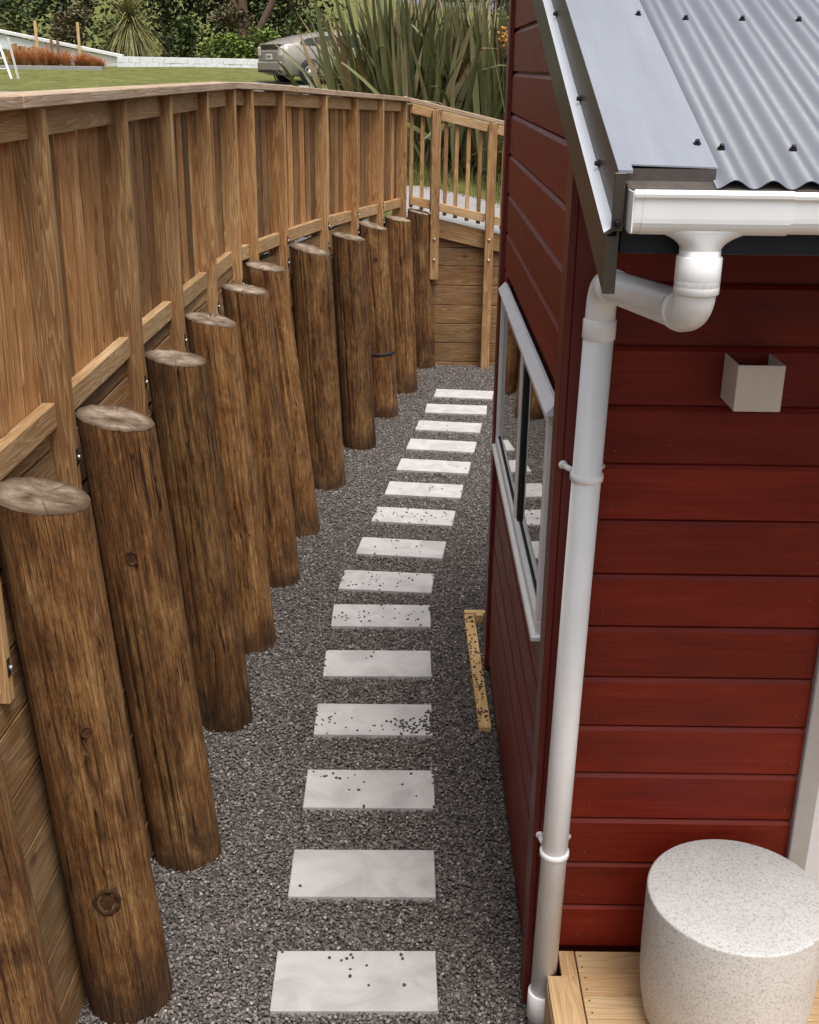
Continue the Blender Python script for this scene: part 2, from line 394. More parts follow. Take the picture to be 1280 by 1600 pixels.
def terrain_h(x, y):
    h = interp(y, [-50, 8, 13, 15.6, 18.0, 25, 36, 42, 60, 80, 105, 130, 250], [1.86, 1.86, 1.60, 1.62, 2.05, 2.36, 2.60, 3.06, 3.5, 5.0, 7.5, 7.3, -10])
    if y < 17 and x > .15: h -= min(.23 * (x - .15), .9) * interp(y, [15.6, 18], [1, 0])
    h += interp(x, [-60, -12, 0, 12, 60], [1.2, .0, 0, -.1, -.4]) * interp(y, [20, 60], [0, 1])
    h += interp(x, [-30, -4, 0, 12], [4, 2.2, .5, -.3]) * interp(y, [60, 100], [0, 1])
    h += .05 * noise.noise(Vector((x * .35, y * .35, 0))) * interp(y, [14, 20], [0, 1])
    return h

# ------------------------------------------------------------------ setting: ground sheets
bm = bmesh.new()
g = [[bm.verts.new((x, y, -.12)) for x in (-700, 700)] for y in (-700, 700)]
bm.faces.new((g[0][0], g[0][1], g[1][1], g[1][0]))
add('ground', bm_mesh(bm, 'ground'), M_SOIL, kind='structure')
def sheet(name, cols, mat, zoff=0.0, zf=None):
    """cols: list of columns, each a list of (x,y)"""
    bm = bmesh.new(); V = [[bm.verts.new((x, y, (zf or terrain_h)(x, y) + zoff)) for x, y in c] for c in cols]
    for a, b in zip(V, V[1:]):
        for i in range(len(a) - 1): bm.faces.new((a[i], a[i + 1], b[i + 1], b[i]))
    return add(name, bm_mesh(bm, name, True), mat, kind='structure')
bound = [(-1.42, -60, 180), (-1.42, -8, 180)] + [(fence_pt(y).x - .19, y, 180) for y in [1.3 + .75 * i for i in range(14)]] + [(-.30, 12.2, 170), (-.17, 12.75, 155), (-.10, 12.94, 135), (.05, 12.96, 105)] + [(x, 12.96, 90) for x in (.3, .6, 1, 1.5, 2.2, 3, 4.5, 7, 12, 20, 45, 120)]
dist = [0, .25, .6, 1, 1.5, 2, 2.6, 3.2, 4, 5, 6, 7.5, 9, 11, 13, 15, 18, 21, 24, 27, 30, 34, 38, 43, 48, 55, 62, 70, 78, 86, 92, 98, 104, 112, 125, 150, 200, 300]
sheet('lawn', [[(x + d * math.cos(R(a)), y + d * math.sin(R(a))) for d in dist] for x, y, a in bound], M_LAWN)
# concrete path behind the end balustrade, and along the top of the fence
sheet('path', [[(x, 12.965 + .24 * k) for k in range(13)] for x in [-.1 + .2 * i for i in range(26)]], M_CONC, .012)
sheet('path', [[(fence_pt(y).x - .20 - .28 * k, y) for k in range(6)] for y in [7.4 + .3 * i for i in range(18)]], M_CONC, .012)
sheet('driveway', [[(x, 28 + .8 * k) for k in range(12)] for x in [-5.2 + .7 * i for i in range(22)]], M_DRIVE, .02)
def drive_far(x): return interp(x, [-26, -11.6, -9.3], [38.2, 38.2, 31.5])
sheet('driveway', [[(x, 24 + (drive_far(x) - 24) * k / 12) for k in range(13)] for x in [-26 + .7 * i for i in range(23)] + [-10.4, -9.9, -9.3]], M_DRIVE, .024)
# gravel bed
bm = bmesh.new()
nx, ny = 40, 130
V = [[bm.verts.new((-1.5 + 6.0 * (i / nx), -2 + 14.88 * j / ny, -.012 + .006 * noise.noise(Vector((i * .9, j * .8, 3))))) for i in range(nx + 1)] for j in range(ny + 1)]
for j in range(ny):
    for i in range(nx): bm.faces.new((V[j][i], V[j][i + 1], V[j + 1][i + 1], V[j + 1][i]))
add('gravel_bed', bm_mesh(bm, 'gravel_bed', True), M_BED, kind='structure')

# ------------------------------------------------------------------ pavers
PAV = [(-.177, 3.353, 1.0), (-.174, 3.961, .7), (-.168, 4.564, .5), (-.170, 5.178, .4), (-.168, 5.778, .7), (-.164, 6.386, .6), (-.141, 6.893, -4.8), (-.053, 7.463, -6.7), (.033, 8.076, -6.6), (.116, 8.661, -6.4), (.202, 9.252, -7.1), (.279, 9.82, -7.6), (.359, 10.405, -7.2), (.447, 11.0, -4.5), (.545, 11.571, -6.3)]
ORD = ['first', 'second', 'third', 'fourth', 'fifth', 'sixth', 'seventh', 'eighth', 'ninth', 'tenth', 'eleventh', 'twelfth', 'thirteenth', 'fourteenth', 'fifteenth']
PLAB = ['pale concrete paver nearest the camera, a dozen pebbles on it', 'clean pale concrete paver, second from the camera, one pebble at its corner',
        'pale paver third from the camera with pebbles along its far edge', 'pale paver fourth from the camera, gravel heaped over its right end',
        'nearly clean pale paver, fifth from the camera', 'pebble-strewn pale paver, sixth from the camera, last before the path bends']
pav_me = box_mesh(.6, .3, .045, .003, M_PAVER)
for i, (x, y, a) in enumerate(PAV):
    lab = PLAB[i] if i < 6 else ('pale concrete paver farthest away, close to the end wall' if i == 14 else 'pale rectangular paver in the gravel, %s from the camera' % ORD[i])
    o = add('paver', pav_me, None, None, Matrix.Translation((x, y, -.008)) @ Matrix.Rotation(R(a), 4, 'Z') @ Matrix.Rotation(R(random.uniform(-.3, .3)), 4, 'X'))
    tag(o, lab, 'paver', 'stepping pavers in the gravel')

# ------------------------------------------------------------------ gravel stones (stuff)
def stone_mesh(i, r=1.0):
    bm = bmesh.new(); bmesh.ops.create_icosphere(bm, subdivisions=1, radius=r)
    rs = random.Random(i)
    for v in bm.verts:
        v.co *= rs.uniform(.72, 1.25); v.co.x *= 1.25; v.co.z *= .72
    return bm_mesh(bm, 'stone')
stones = bpy.data.collections.new('stone_shapes')
for i in range(7):
    me = stone_mesh(i); me.materials.append(M_STONE); stones.objects.link(bpy.data.objects.new('stone', me))
def in_paver(x, y, m=.0):
    for px, py, a in PAV:
        dx, dy = x - px, y - py
        if abs(dy) > .5: continue
        c, s_ = math.cos(R(a)), math.sin(R(a)); u, v = dx * c + dy * s_, -dx * s_ + dy * c
        if abs(u) < .3 - m and abs(v) < .15 - m: return True
    return False
pts = []
rs = random.Random(5)
def left_edge(y): return interp(y, [p[1] for p in LOG_B], [p[0] for p in LOG_B]) - .17
for _ in range(215000):
    y = 2.75 + (12.84 - 2.75) * rs.random() ** 1.18
    x = rs.uniform(-1.3, 1.0)
    if x < left_edge(y): continue
    if y < 6.0 and x > .45: continue
    if in_paver(x, y, rs.choice((.0, .006, .014))): continue
    pts.append((x, y, rs.uniform(-.012, .004)))
me = bpy.data.meshes.new('gravel'); me.from_pydata(pts, [], []); me.materials.append(M_STONE)
grav = add('gravel', me, kind='stuff')
ng = bpy.data.node_groups.new('gravel_scatter', 'GeometryNodeTree')
ng.interface.new_socket('Geometry', in_out='INPUT', socket_type='NodeSocketGeometry'); ng.interface.new_socket('Geometry', in_out='OUTPUT', socket_type='NodeSocketGeometry')
gi = ng.nodes.new('NodeGroupInput'); go = ng.nodes.new('NodeGroupOutput')
ci = ng.nodes.new('GeometryNodeCollectionInfo'); ci.inputs[0].default_value = stones; ci.inputs['Separate Children'].default_value = True; ci.inputs['Reset Children'].default_value = True
ip = ng.nodes.new('GeometryNodeInstanceOnPoints'); ip.inputs['Pick Instance'].default_value = True
rv = ng.nodes.new('FunctionNodeRandomValue'); rv.data_type = 'FLOAT_VECTOR'; rv.inputs[0].default_value = (-.6, -.6, 0); rv.inputs[1].default_value = (.6, .6, 6.28)
rsn = ng.nodes.new('FunctionNodeRandomValue'); rsn.data_type = 'FLOAT'; rsn.inputs[2].default_value = .0032; rsn.inputs[3].default_value = .0071; rsn.inputs['Seed'].default_value = 7
L = ng.links
L.new(gi.outputs[0], ip.inputs['Points']); L.new(ci.outputs[0], ip.inputs['Instance'])
L.new(rv.outputs[0], ip.inputs['Rotation']); L.new(rsn.outputs[1], ip.inputs['Scale']); L.new(ip.outputs[0], go.inputs[0])
grav.modifiers.new('scatter', 'NODES').node_group = ng
# loose pebbles lying on the pavers
def joined_stones(spots, name, mat, zed):
    bm = bmesh.new(); rs = random.Random(9)
    for x, y, r in spots:
        M = Matrix.Translation((x, y, zed + r * .45)) @ Matrix.Rotation(rs.uniform(0, 6), 4, 'Z') @ Matrix.Diagonal((r * rs.uniform(1, 1.35), r, r * .75, 1))
        q = bmesh.ops.create_icosphere(bm, subdivisions=1, radius=1, matrix=M)
        for v in q['verts']: v.co += Vector((rs.uniform(-1, 1), rs.uniform(-1, 1), rs.uniform(-1, 1))) * r * .16
    return add(name, bm_mesh(bm, name), mat, kind='stuff')
PEB = {0: [(-.28, .14), (-.10, .11), (-.055, .095), (-.035, .105), (-.02, .125), (-.012, .11), (-.02, .05), (-.02, .015), (.04, .07), (.05, -.03), (.17, .125), (.175, .105), (.18, -.03)], 1: [(-.255, -.09)]}
spots = []
def pav_pt(i, u, v):
    x, y, a = PAV[i]; c, s_ = math.cos(R(a)), math.sin(R(a)); return (x + u * c - v * s_, y + u * s_ + v * c)
rs = random.Random(3)
for i, l in PEB.items():
    for u, v in l: spots.append((*pav_pt(i, u, v), rs.uniform(.005, .008)))
for i, n, cu, cv, su, sv in [(2, 9, -.2, .1, .05, .025), (2, 14, .12, .05, .15, .1), (3, 12, -.26, 0, .03, .09), (3, 10, .0, -.05, .2, .08), (3, 70, .19, -.07, .055, .045), (3, 60, .285, -.03, .025, .06), (4, 6, -.2, .03, .15, .07), (5, 22, -.17, -.05, .07, .05), (5, 20, .12, .03, .16, .08), (6, 26, .02, .02, .2, .08), (6, 10, -.2, -.05, .08, .05), (7, 10, 0, 0, .2, .1), (8, 40, 0, 0, .2, .08), (9, 8, 0, 0, .2, .1), (10, 5, .05, 0, .2, .1), (12, 4, 0, 0, .2, .08)]:
    for _ in range(n):
        u, v = max(-.295, min(.295, rs.gauss(cu, su))), max(-.145, min(.145, rs.gauss(cv, sv)))
        spots.append((*pav_pt(i, u, v), rs.uniform(.004, .0078)))
joined_stones(spots, 'loose_pebbles', M_PEBBLE, .014)

# ------------------------------------------------------------------ round log posts of the retaining wall
LLAB = ['greyish round log post cut off by the bottom left corner of the picture',
        'stout round log post with a big knot and pale sawn top, nearest whole log',
        'brown log post with splintered sloping top, second whole log from the camera',
        'brown log post split by a long dark crack, third whole log from the camera',
        'brown log post, fourth whole log from the camera',
        'brown log post with pale round top, fifth whole log from the camera',
        'thin-looking log post half hidden behind its neighbour, sixth whole log from the camera',
        'wide pale-topped log post just past the bend of the fence, seventh from camera',
        'brown log post, eighth whole log from the camera',
        'log post ringed by a black band, ninth whole log from the camera',
        'slim log post third from the end wall corner, tenth whole log from the camera',
        'farthest log post, tucked in the corner beside the end planks']
KNOTS = {1: [(1340, .85, 18, .034), (1068, .86, -16, .013)], 2: [(882, .8, -30, .019)], 9: [(0, 1.55, -5, .017)]}
KZ = {1: [.52, 1.17], 2: [1.42], 9: [1.5]}
KA = {1: [-78, -66], 2: [-84], 9: [-75]}
def log_radius(i, ang, z, r):
    a = Vector((math.cos(ang) * 1.1 + i * 7.3, math.sin(ang) * 1.1, z * .55))
    b = Vector((math.cos(ang) * 6 + i * 3.1, math.sin(ang) * 6, z * 1.3))
    q = r * (1 + .045 * noise.noise(a) + .016 * noise.noise(b)) * (1.04 - .02 * z)
    return q
M_KNOT = mat_plain('dark_knot', (.062, .030, .013), .85, 0, .2, .75, 70, .8)
M_BAND = mat_plain('black_band', (.012, .010, .009), .7)
for i in range(len(LOG_B)):
    b = Vector((*LOG_B[i], 0)); t = Vector(LOG_T[i]); r = LOG_R[i]
    axis = t - b; down = b - axis * .12
    tan = tangent(max(1.5, min(12.4, t.y))); inward = Vector((tan.y, -tan.x, 0))
    M = Matrix.Translation(b) @ frame(axis, inward)
    Ltop = axis.length; NS = 100; NR = 54; lr = random.Random(100 + i)
    cracks = [(lr.uniform(-150, 60), lr.uniform(-.2, 1.2), lr.uniform(.5, 1.5), lr.uniform(.010, .024), lr.uniform(-9, 9)) for _ in range(7)]
    if i == 3: cracks.append((-74, .7, 1.4, .030, 5))
    bm = bmesh.new(); rings = []; slope = math.tan(R(13.0 + (i * 37 % 5)))
    crack_a = (i * 2.399) % 6.28
    for k in range(NR + 1):
        z = -.2 + (Ltop + .2) * k / NR; ring = []
        for j in range(NS):
            an = 2 * math.pi * j / NS; q = log_radius(i, an, z, r)
            zz = z
            for ca, cz0, cl_, cd, wv in cracks:
                tt = (z - cz0) / cl_
                if 0 < tt < 1:
                    aa = R(ca + wv * (noise.noise(Vector((z * 2.1, ca, i))) + .4 * noise.noise(Vector((z * 8, ca, i)))))
                    dd = abs((an - aa + math.pi) % (2 * math.pi) - math.pi)
                    if dd < R(1.9): q -= cd * min(1, 4 * tt, 4 * (1 - tt) if cz0 + cl_ < Ltop else 1)
            if k == NR or z > Ltop - .12:
                f = 1 if k == NR else (z - (Ltop - .12)) / .12
                zz = z - slope * q * math.cos(an) * f + (.004 * noise.noise(Vector((an * 5, i, 0))) if k == NR else 0)
            ring.append(bm.verts.new((q * math.cos(an), q * math.sin(an), zz)))
        rings.append(ring)
    for a_, b_ in zip(rings, rings[1:]):
        for j in range(NS): bm.faces.new((a_[j], a_[(j + 1) % NS], b_[(j + 1) % NS], b_[j]))
    top = [v.co.copy() for v in rings[-1]]
    bm.faces.new(rings[0][::-1])
    me = bm_mesh(bm, 'log', True)
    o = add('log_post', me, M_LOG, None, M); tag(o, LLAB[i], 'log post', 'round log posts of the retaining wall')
    # sawn end: own part with small thickness, dished by weather
    bm = bmesh.new(); cen = sum(top, Vector()) / NS; prev = None
    for f in (1.0, .93, .7, .42, .16):
        cur = []
        for j, c in enumerate(top):
            p = cen + (c - cen) * f; p.z += .0015 + (.0 if f == 1 else .004) + .0035 * noise.noise(Vector((p.x * 26, p.y * 26, i)))
            cur.append(bm.verts.new(p))
        if prev:
            for j in range(NS): bm.faces.new((prev[j], prev[(j + 1) % NS], cur[(j + 1) % NS], cur[j]))
        prev = cur
    bm.faces.new(prev)
    sk = []
    me = bm_mesh(bm, 'log_end', True)
    e = add('sawn_end', me, M_LOGTOP, o, M)
    if i in KZ:
        for kz, ka in zip(KZ[i], KA[i]):
            kr = KNOTS[i][KZ[i].index(kz)][3]
            an = R(ka); q = log_radius(i, an, kz, r)
            bm = bmesh.new(); prev = None
            for f, h in ((1.5, -.003), (1.2, .0022), (1.0, .0035), (.88, -.0010), (.55, .0012), (.15, .0016)):
                cur = []
                for j in range(20):
                    th = 2 * math.pi * j / 20; wob = 1 + .16 * noise.noise(Vector((math.cos(th) * 1.5 + i * 3, math.sin(th) * 1.5, kz * 9))); u = kr * f * wob * math.cos(th); vv = kr * f * wob * 1.3 * math.sin(th)
                    a2 = an + u / q; q2 = log_radius(i, a2, kz + vv, r) + h * kr / .02
                    cur.append(bm.verts.new((q2 * math.cos(a2), q2 * math.sin(a2), kz + vv)))
                if prev:
                    for j in range(20): bm.faces.new((prev[j], prev[(j + 1) % 20], cur[(j + 1) % 20], cur[j]))
                prev = cur
            bm.faces.new(prev); add('knot', bm_mesh(bm, 'knot', True), M_KNOT, o, M)
    if i == 9:
        bm = bmesh.new(); rg = []
        for z in (.60, .602, .632, .634):
            ex = -.002 if z in (.60, .634) else .0015
            rg.append([bm.verts.new(((log_radius(i, 2 * math.pi * j / NS, z, r) + ex) * math.cos(2 * math.pi * j / NS), (log_radius(i, 2 * math.pi * j / NS, z, r) + ex) * math.sin(2 * math.pi * j / NS), z + .004 * math.sin(2 * math.pi * j / NS))) for j in range(NS)])
        for a_, b_ in zip(rg, rg[1:]):
            for j in range(NS): bm.faces.new((a_[j], a_[(j + 1) % NS], b_[(j + 1) % NS], b_[j]))
        add('band', bm_mesh(bm, 'band', True), M_BAND, o, M)

# ------------------------------------------------------------------ retaining planks behind the logs
rw = thing('retaining_wall', 'leaning wall of brown horizontal planks behind the row of log posts', 'retaining wall', (-1.3, 7, 0))
Bx = [(-1.05, 1.3)] + LOG_B; Tx = [(-1.20, 1.3, 1.92)] + LOG_T; Rx = [.145] + LOG_R
for i in range(len(Bx) - 1):
    for row in range(10):
        z0 = -.05 + .212 * row; zc = z0 + .1; pw = .206
        if row == 9: pw = .085; zc = z0 + .04
        if i >= 7 and zc + .1 > min(Tx[i][2], Tx[i + 1][2]) + .06: continue
        if row == 9 and i >= 7: continue
        ends = []
        for k in (i, i + 1):
            b = Vector((*Bx[k], 0)); t = Vector(Tx[k]); f = zc / t.z
            p = b.lerp(t, f); p.z = zc
            tn = tangent(max(1.5, min(12.4, p.y))); n = Vector((-tn.y, tn.x, 0)); ends.append(p + n * (Rx[k] + (.03 if row < 8 else .07)))
        lean = (Vector(Tx[i]) - Vector((*Bx[i], 0)))
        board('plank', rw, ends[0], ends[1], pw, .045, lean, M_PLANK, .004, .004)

# ------------------------------------------------------------------ paling fence
fe = thing('timber_fence', 'tall close-boarded timber fence with posts, rails and cap along the log wall', 'fence', (-1.3, 7, 1.3))
post_y = [3.10, 3.955, 5.035, 5.885, 6.795, 7.62, 7.98, 8.665, 9.685, 10.675, 11.585, 12.67]
post_y = [2.22, 1.35] + post_y; post_y.sort()
UP = Vector((0, 0, 1))
def drop_of(y): return interp(y, [0, 7, 13], [1.32, 1.32, 1.20])
for y in post_y:
    tn = tangent(y); n = Vector((-tn.y, tn.x, 0)); f = fence_pt(y) + n * .0725
    zb = drop_of(y) if abs(y - 7.98) > .05 else 1.55
    p = board('post', fe, f + UP * zb, f + UP * fence_top(y), .145, .047, n, M_POST, .003)
    # bolt with washer in a dark recess on the narrow face
    bz = zb + (.115 if y < 4 else .11)
    if abs(y - 7.98) > .05:
        for dz in ((0,) if y < 8 else (0, .16)):
            c = fence_pt(y) + UP * (bz + .39 * (y > 3.5) + dz)
            Mb = Matrix.Translation(c) @ frame(-n, UP)
            wsh = add('washer', box_mesh(.060, .024, .004, 0, M_BOLTD), None, p, Mb)
            add('bolt', lathe_mesh([(.0085, .002), (.0085, .010), (.006, .012)], 8, M_STEEL), None, p, Mb)
segs = list(zip(post_y, post_y[1:]))
for a, b in segs:
    ta = tangent((a + b) / 2); n = Vector((-ta.y, ta.x, 0))
    pa, pb = fence_pt(a) + ta * .0245, fence_pt(b) - ta * .0245
    off = n * .075
    ztm = lambda y: fence_top(y) - .045 - .006
    board('rail', fe, pa + off + UP * (fence_top(a) - .052), pb + off + UP * (fence_top(b) - .052), .092, .045, UP, M_RAIL, .003)
    board('rail', fe, pa + off + UP * (rail_bot(a) - .045), pb + off + UP * (rail_bot(b) - .045), .09, .045, UP, M_RAIL, .003)
y = 1.3; pal_len = None
while y < 12.72:
    tn = tangent(y); n = Vector((-tn.y, tn.x, 0)); w = .143
    c = fence_pt(y + tn.y * .0725) + n * (.075 + .0225 + .011 + random.uniform(0, .003))
    zt = fence_top(y) - .075 + random.uniform(-.012, .012); zb = rail_bot(y) - .115 + random.uniform(-.02, .015)
    lean = tn * random.uniform(-.004, .004)
    board('paling', fe, c + UP * zb, c + UP * zt + lean, w - random.choice((.018, .022, .027, .033)), .019, tn, M_FENCE, .002)
    if y < 12.5:
        c2 = fence_pt(y + tn.y * .145) + n * (.075 + .0225 + .058)
        board('back_paling', fe, c2 + UP * (zb - .01), c2 + UP * (zt - .065 + random.uniform(-.012, .008)), .138, .018, tn, M_FENCE, .002)
    y += .1455 * tn.y
# cap boards
def cap_pt(y, n=None):
    tn = tangent(y); nn = Vector((-tn.y, tn.x, 0)); p = fence_pt(y) + nn * .068; p.z = fence_top(y) + .021; return p, nn
ck = [1.2, 3.72, 5.6, 7.66, 8.665, 9.9, 11.3, 12.75]
for a, b in zip(ck, ck[1:]):
    (p, n1), (q, n2) = cap_pt(a), cap_pt(min(b, 12.7))
    if b > 12.7: q = q + (q - p).normalized() * .1
    o = board('cap_board', fe, p, q, .165, .041, n1, M_CAP, .004, .0025)

# ------------------------------------------------------------------ end wall of planks and sloping balustrade
ew = thing('end_wall', 'short wall of horizontal brown planks closing the far end of the gravel path', 'retaining wall', (.6, 12.87, 0))
YE = 12.85
zs = [-.1, .04, .255, .473, .681, .901, 1.112, 1.313, 1.44]
for a, b in zip(zs, zs[1:]):
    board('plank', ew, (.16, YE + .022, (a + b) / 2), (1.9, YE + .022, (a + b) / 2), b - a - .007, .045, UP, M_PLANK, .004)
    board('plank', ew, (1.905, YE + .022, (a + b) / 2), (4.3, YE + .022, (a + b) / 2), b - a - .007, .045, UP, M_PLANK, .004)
SL = -.222
board('sloping_plank', ew, (.16, YE - .02, 1.545), (1.25, YE - .02, 1.545 + SL * 1.09), .19, .04, UP, M_PLANK, .004)
ba = thing('balustrade', 'sloping timber balustrade of square balusters above the end wall', 'balustrade', (.5, 12.8, 1.4))
def slz(z, x): return z + SL * (x + .056)
board('cap_board', ba, (-.12, YE - .01, slz(2.832, -.12)), (2.6, YE - .01, slz(2.832, 2.6)), .15, .042, (0, 1, 0), M_CAP, .004)
for x, zb in ((.231, .985), (.822, -.1), (2.0, -.1)):
    p = board('post', ba, (x, YE - .095, zb), (x, YE - .095, slz(2.806, x)), .095, .095, (1, 0, 0), M_POST, .004)
    for bz in (1.2, 1.42):
        Mb = Matrix.Translation((x, YE - .1425, bz)) @ frame((0, -1, 0), UP)
        add('bolt', lathe_mesh([(.013, 0), (.013, .012), (.008, .016)], 8, M_STEEL), None, p, Mb)
xs = [-.02, .183, .279, .774, .87, 1.952, 2.048, 2.6]
for a, b in ((-.03, .183), (.279, .774), (.87, 1.952)):
    board('rail', ba, (a, YE - .075, slz(2.756, a)), (b, YE - .075, slz(2.756, b)), .095, .04, UP, M_RAIL, .003)
    board('rail', ba, (a, YE - .075, slz(1.825, a)), (b, YE - .075, slz(1.825, b)), .088, .04, UP, M_RAIL, .003)
for x in [-.03, .085, .195, .335, .450, .575, .70, .825, .955, 1.08, 1.205, 1.33, 1.455, 1.58]:
    board('baluster', ba, (x, YE - .034, slz(1.745, x)), (x, YE - .034, slz(2.79, x)), .042, .040, (1, 0, 0), M_POST, .002)

# ------------------------------------------------------------------ the red cabin
hx0, hy0, hx1, hy1 = .43, 3.25, 3.4, 5.85
ho = thing('house', 'small red weatherboard cabin with corrugated roof, window and white gutter', 'house', (1.6, 4.5, 0))
ROOF_SLOPE = math.tan(R(19.0)); EY, EZ = 2.38, 2.955          # eave line of the crests
def roof_z(y): return EZ + (y - EY) * ROOF_SLOPE
bx('wall', ho, (hx0 + .05, hy0 + .05, -.1), (hx1, hy1 - .03, 3.05), M_REDTRIM, 0)
bm = bmesh.new()                                                # gable core above the eave
vs = [[bm.verts.new((x, y, z)) for y, z in ((hy0 + .05, 3.04), (hy1 - .03, 3.04), (hy1 - .03, roof_z(hy1) - .16), (hy0 + .05, roof_z(hy0) - .16))] for x in (hx0 + .05, hx1)]
for i in range(4): bm.faces.new((vs[0][i], vs[0][(i + 1) % 4], vs[1][(i + 1) % 4], vs[1][i]))
bm.faces.new(vs[0][::-1]); bm.faces.new(vs[1]); add('gable_wall', bm_mesh(bm, 'gable'), M_REDTRIM, ho)
PITCHB = .18
WB = [(0, .0), (.0, .156), (-.009, .169), (-.017, .171), (-.017, .1795), (-.026, .1795), (-.026, .0)]      # (out, up) of a rusticated board; out 0 = face
_wb = {}
def weatherboard(side, z, a, b):
    L_ = b - a
    if L_ < .05: return
    k = round(L_, 3)
    if k not in _wb: _wb[k] = prism_mesh([(u, -v) for u, v in WB], L_, M_RED)
    j = random.uniform(-.0012, .0012)
    if side == 'front': M = Matrix.Translation((a, hy0 + .020 + j, z)) @ frame((1, 0, 0), (0, -1, 0))
    else: M = Matrix.Translation((hx0 + .020 + j, b, z)) @ frame((0, -1, 0), (-1, 0, 0))
    # local y must point down in space (profile uses -v)
    if (M.to_3x3() @ Vector((0, 1, 0))).z > 0:
        if side == 'front': M = Matrix.Translation((b, hy0 + .020 + j, z)) @ frame((-1, 0, 0), (0, -1, 0))
        else: M = Matrix.Translation((hx0 + .020 + j, a, z)) @ frame((0, 1, 0), (-1, 0, 0))
    add('weatherboard', _wb[k], None, ho, M)
WY0, WY1, WZ0, WZ1 = 3.47, 5.55, 1.385, 2.15                     # window opening
DX0 = 1.30
for k in range(-13, 10):
    z = 2.42 + PITCHB * k
    # side wall
    a, b = hy0 + .118, hy1 - .13
    need = EY + (z + PITCHB + .03 - EZ) / ROOF_SLOPE
    a2 = max(a, need)
    if z + PITCHB <= WZ0 + .02 or z >= WZ1 - .02: weatherboard('side', z, a2, b)
    else:
        weatherboard('side', z, a, WY0); weatherboard('side', z, WY1, b)
    if .2 < z < 3.0:
        weatherboard('front', z, hx0 + .118, DX0 if z < 2.3 else hx1)
        if z < 2.3: weatherboard('front', z, DX0 + .92, hx1)
M_DIMPLE = mat_plain('filled_nail_dimple', (.20, .035, .018), .7)
for k in range(-12, 3):
    for xx in (.60 + random.uniform(0, .03), 1.265 + random.uniform(-.02, .01)):
        add('nail_dimple', lathe_mesh([(.0042, -.001), (.0042, .0006), (.002, .0012)], 8, M_DIMPLE), None, ho, Matrix.Translation((xx, hy0 + .0185, 2.42 + PITCHB * k + .035 + random.uniform(0, .012))) @ frame((0, -1, 0), (0, 0, 1)))
bx('base_board', ho, (hx0 + .03, hy0 + .1, -.1), (hx0 + .048, hy1 - .1, .10), M_REDTRIM, 0)
# corner boards: two boards each meeting at the arris
bx('corner_board', ho, (hx0, hy0, .015), (hx0 + .022, hy0 + .116, 3.12), M_REDTRIM, .0025)
bx('corner_board', ho, (hx0 + .0225, hy0 - .0005, .015), (hx0 + .116, hy0 + .022, 3.14), M_REDTRIM, .0025)
bx('corner_board', ho, (hx0, hy1 - .127, .015), (hx0 + .022, hy1, 4.0), M_REDTRIM, .0025)
bx('corner_board', ho, (hx0 + .0225, hy1 - .022, .015), (hx0 + .116, hy1 + .0005, 4.0), M_REDTRIM, .0025)
# window
win = bx('window', ho, (hx0 + .040, WY0 + .01, WZ0 + .01), (hx0 + .049, WY1 - .01, WZ1 - .01), M_RUBBER, 0)
win['label'] = 'wide aluminium sliding window with dark reflecting panes'
fx0, fx1 = hx0 - .004, hx0 + .039
for nm, lo, hi in (('frame', (fx0, WY0, WZ0), (fx1, WY1, WZ0 + .045)), ('frame', (fx0, WY0, WZ1 - .04), (fx1, WY1, WZ1)),
                   ('frame', (fx0 + .0005, WY0, WZ0 + .0455), (fx1, WY0 + .04, WZ1 - .0405)), ('frame', (fx0 + .0005, WY1 - .04, WZ0 + .0455), (fx1, WY1, WZ1 - .0405)),
                   ('mullion', (fx0 + .002, 4.42, WZ0 + .0455), (fx1 - .004, 4.455, WZ1 - .0405)), ('mullion', (fx0 + .012, 4.375, WZ0 + .0455), (fx1 - .002, 4.4195, WZ1 - .0405))):
    bx(nm, win, lo, hi, M_ALU if nm == 'frame' or lo[1] > 4.4 else M_RUBBER, .003)
for y0, y1, xx in ((WY0 + .045, 4.37, hx0 + .020), (4.46, WY1 - .045, hx0 + .013)):
    bx('pane', win, (xx, y0, WZ0 + .05), (xx + .006, y1, WZ1 - .045), M_GLASS, 0)
    for q0, q1 in ((WZ0 + .046, WZ0 + .060), (WZ1 - .055, WZ1 - .041)): bx('seal', win, (xx - .005, y0, q0), (xx - .001, y1, q1), M_RUBBER, 0)
bx('sill', win, (hx0 - .020, WY0 - .02, WZ0 - .022), (hx0 + .03, WY1 + .02, WZ0 - .001), M_ALU, .004)
add('head_flashing', prism_mesh([(-.016, 0), (-.016, .008), (.014, .040), (.025, .040), (.025, 0)], WY1 - WY0 + .08, M_HEAD), None, win,
    Matrix(((1, 0, 0, hx0), (0, 0, 1, WY0 - .04), (0, 1, 0, WZ1 + .001), (0, 0, 0, 1))))
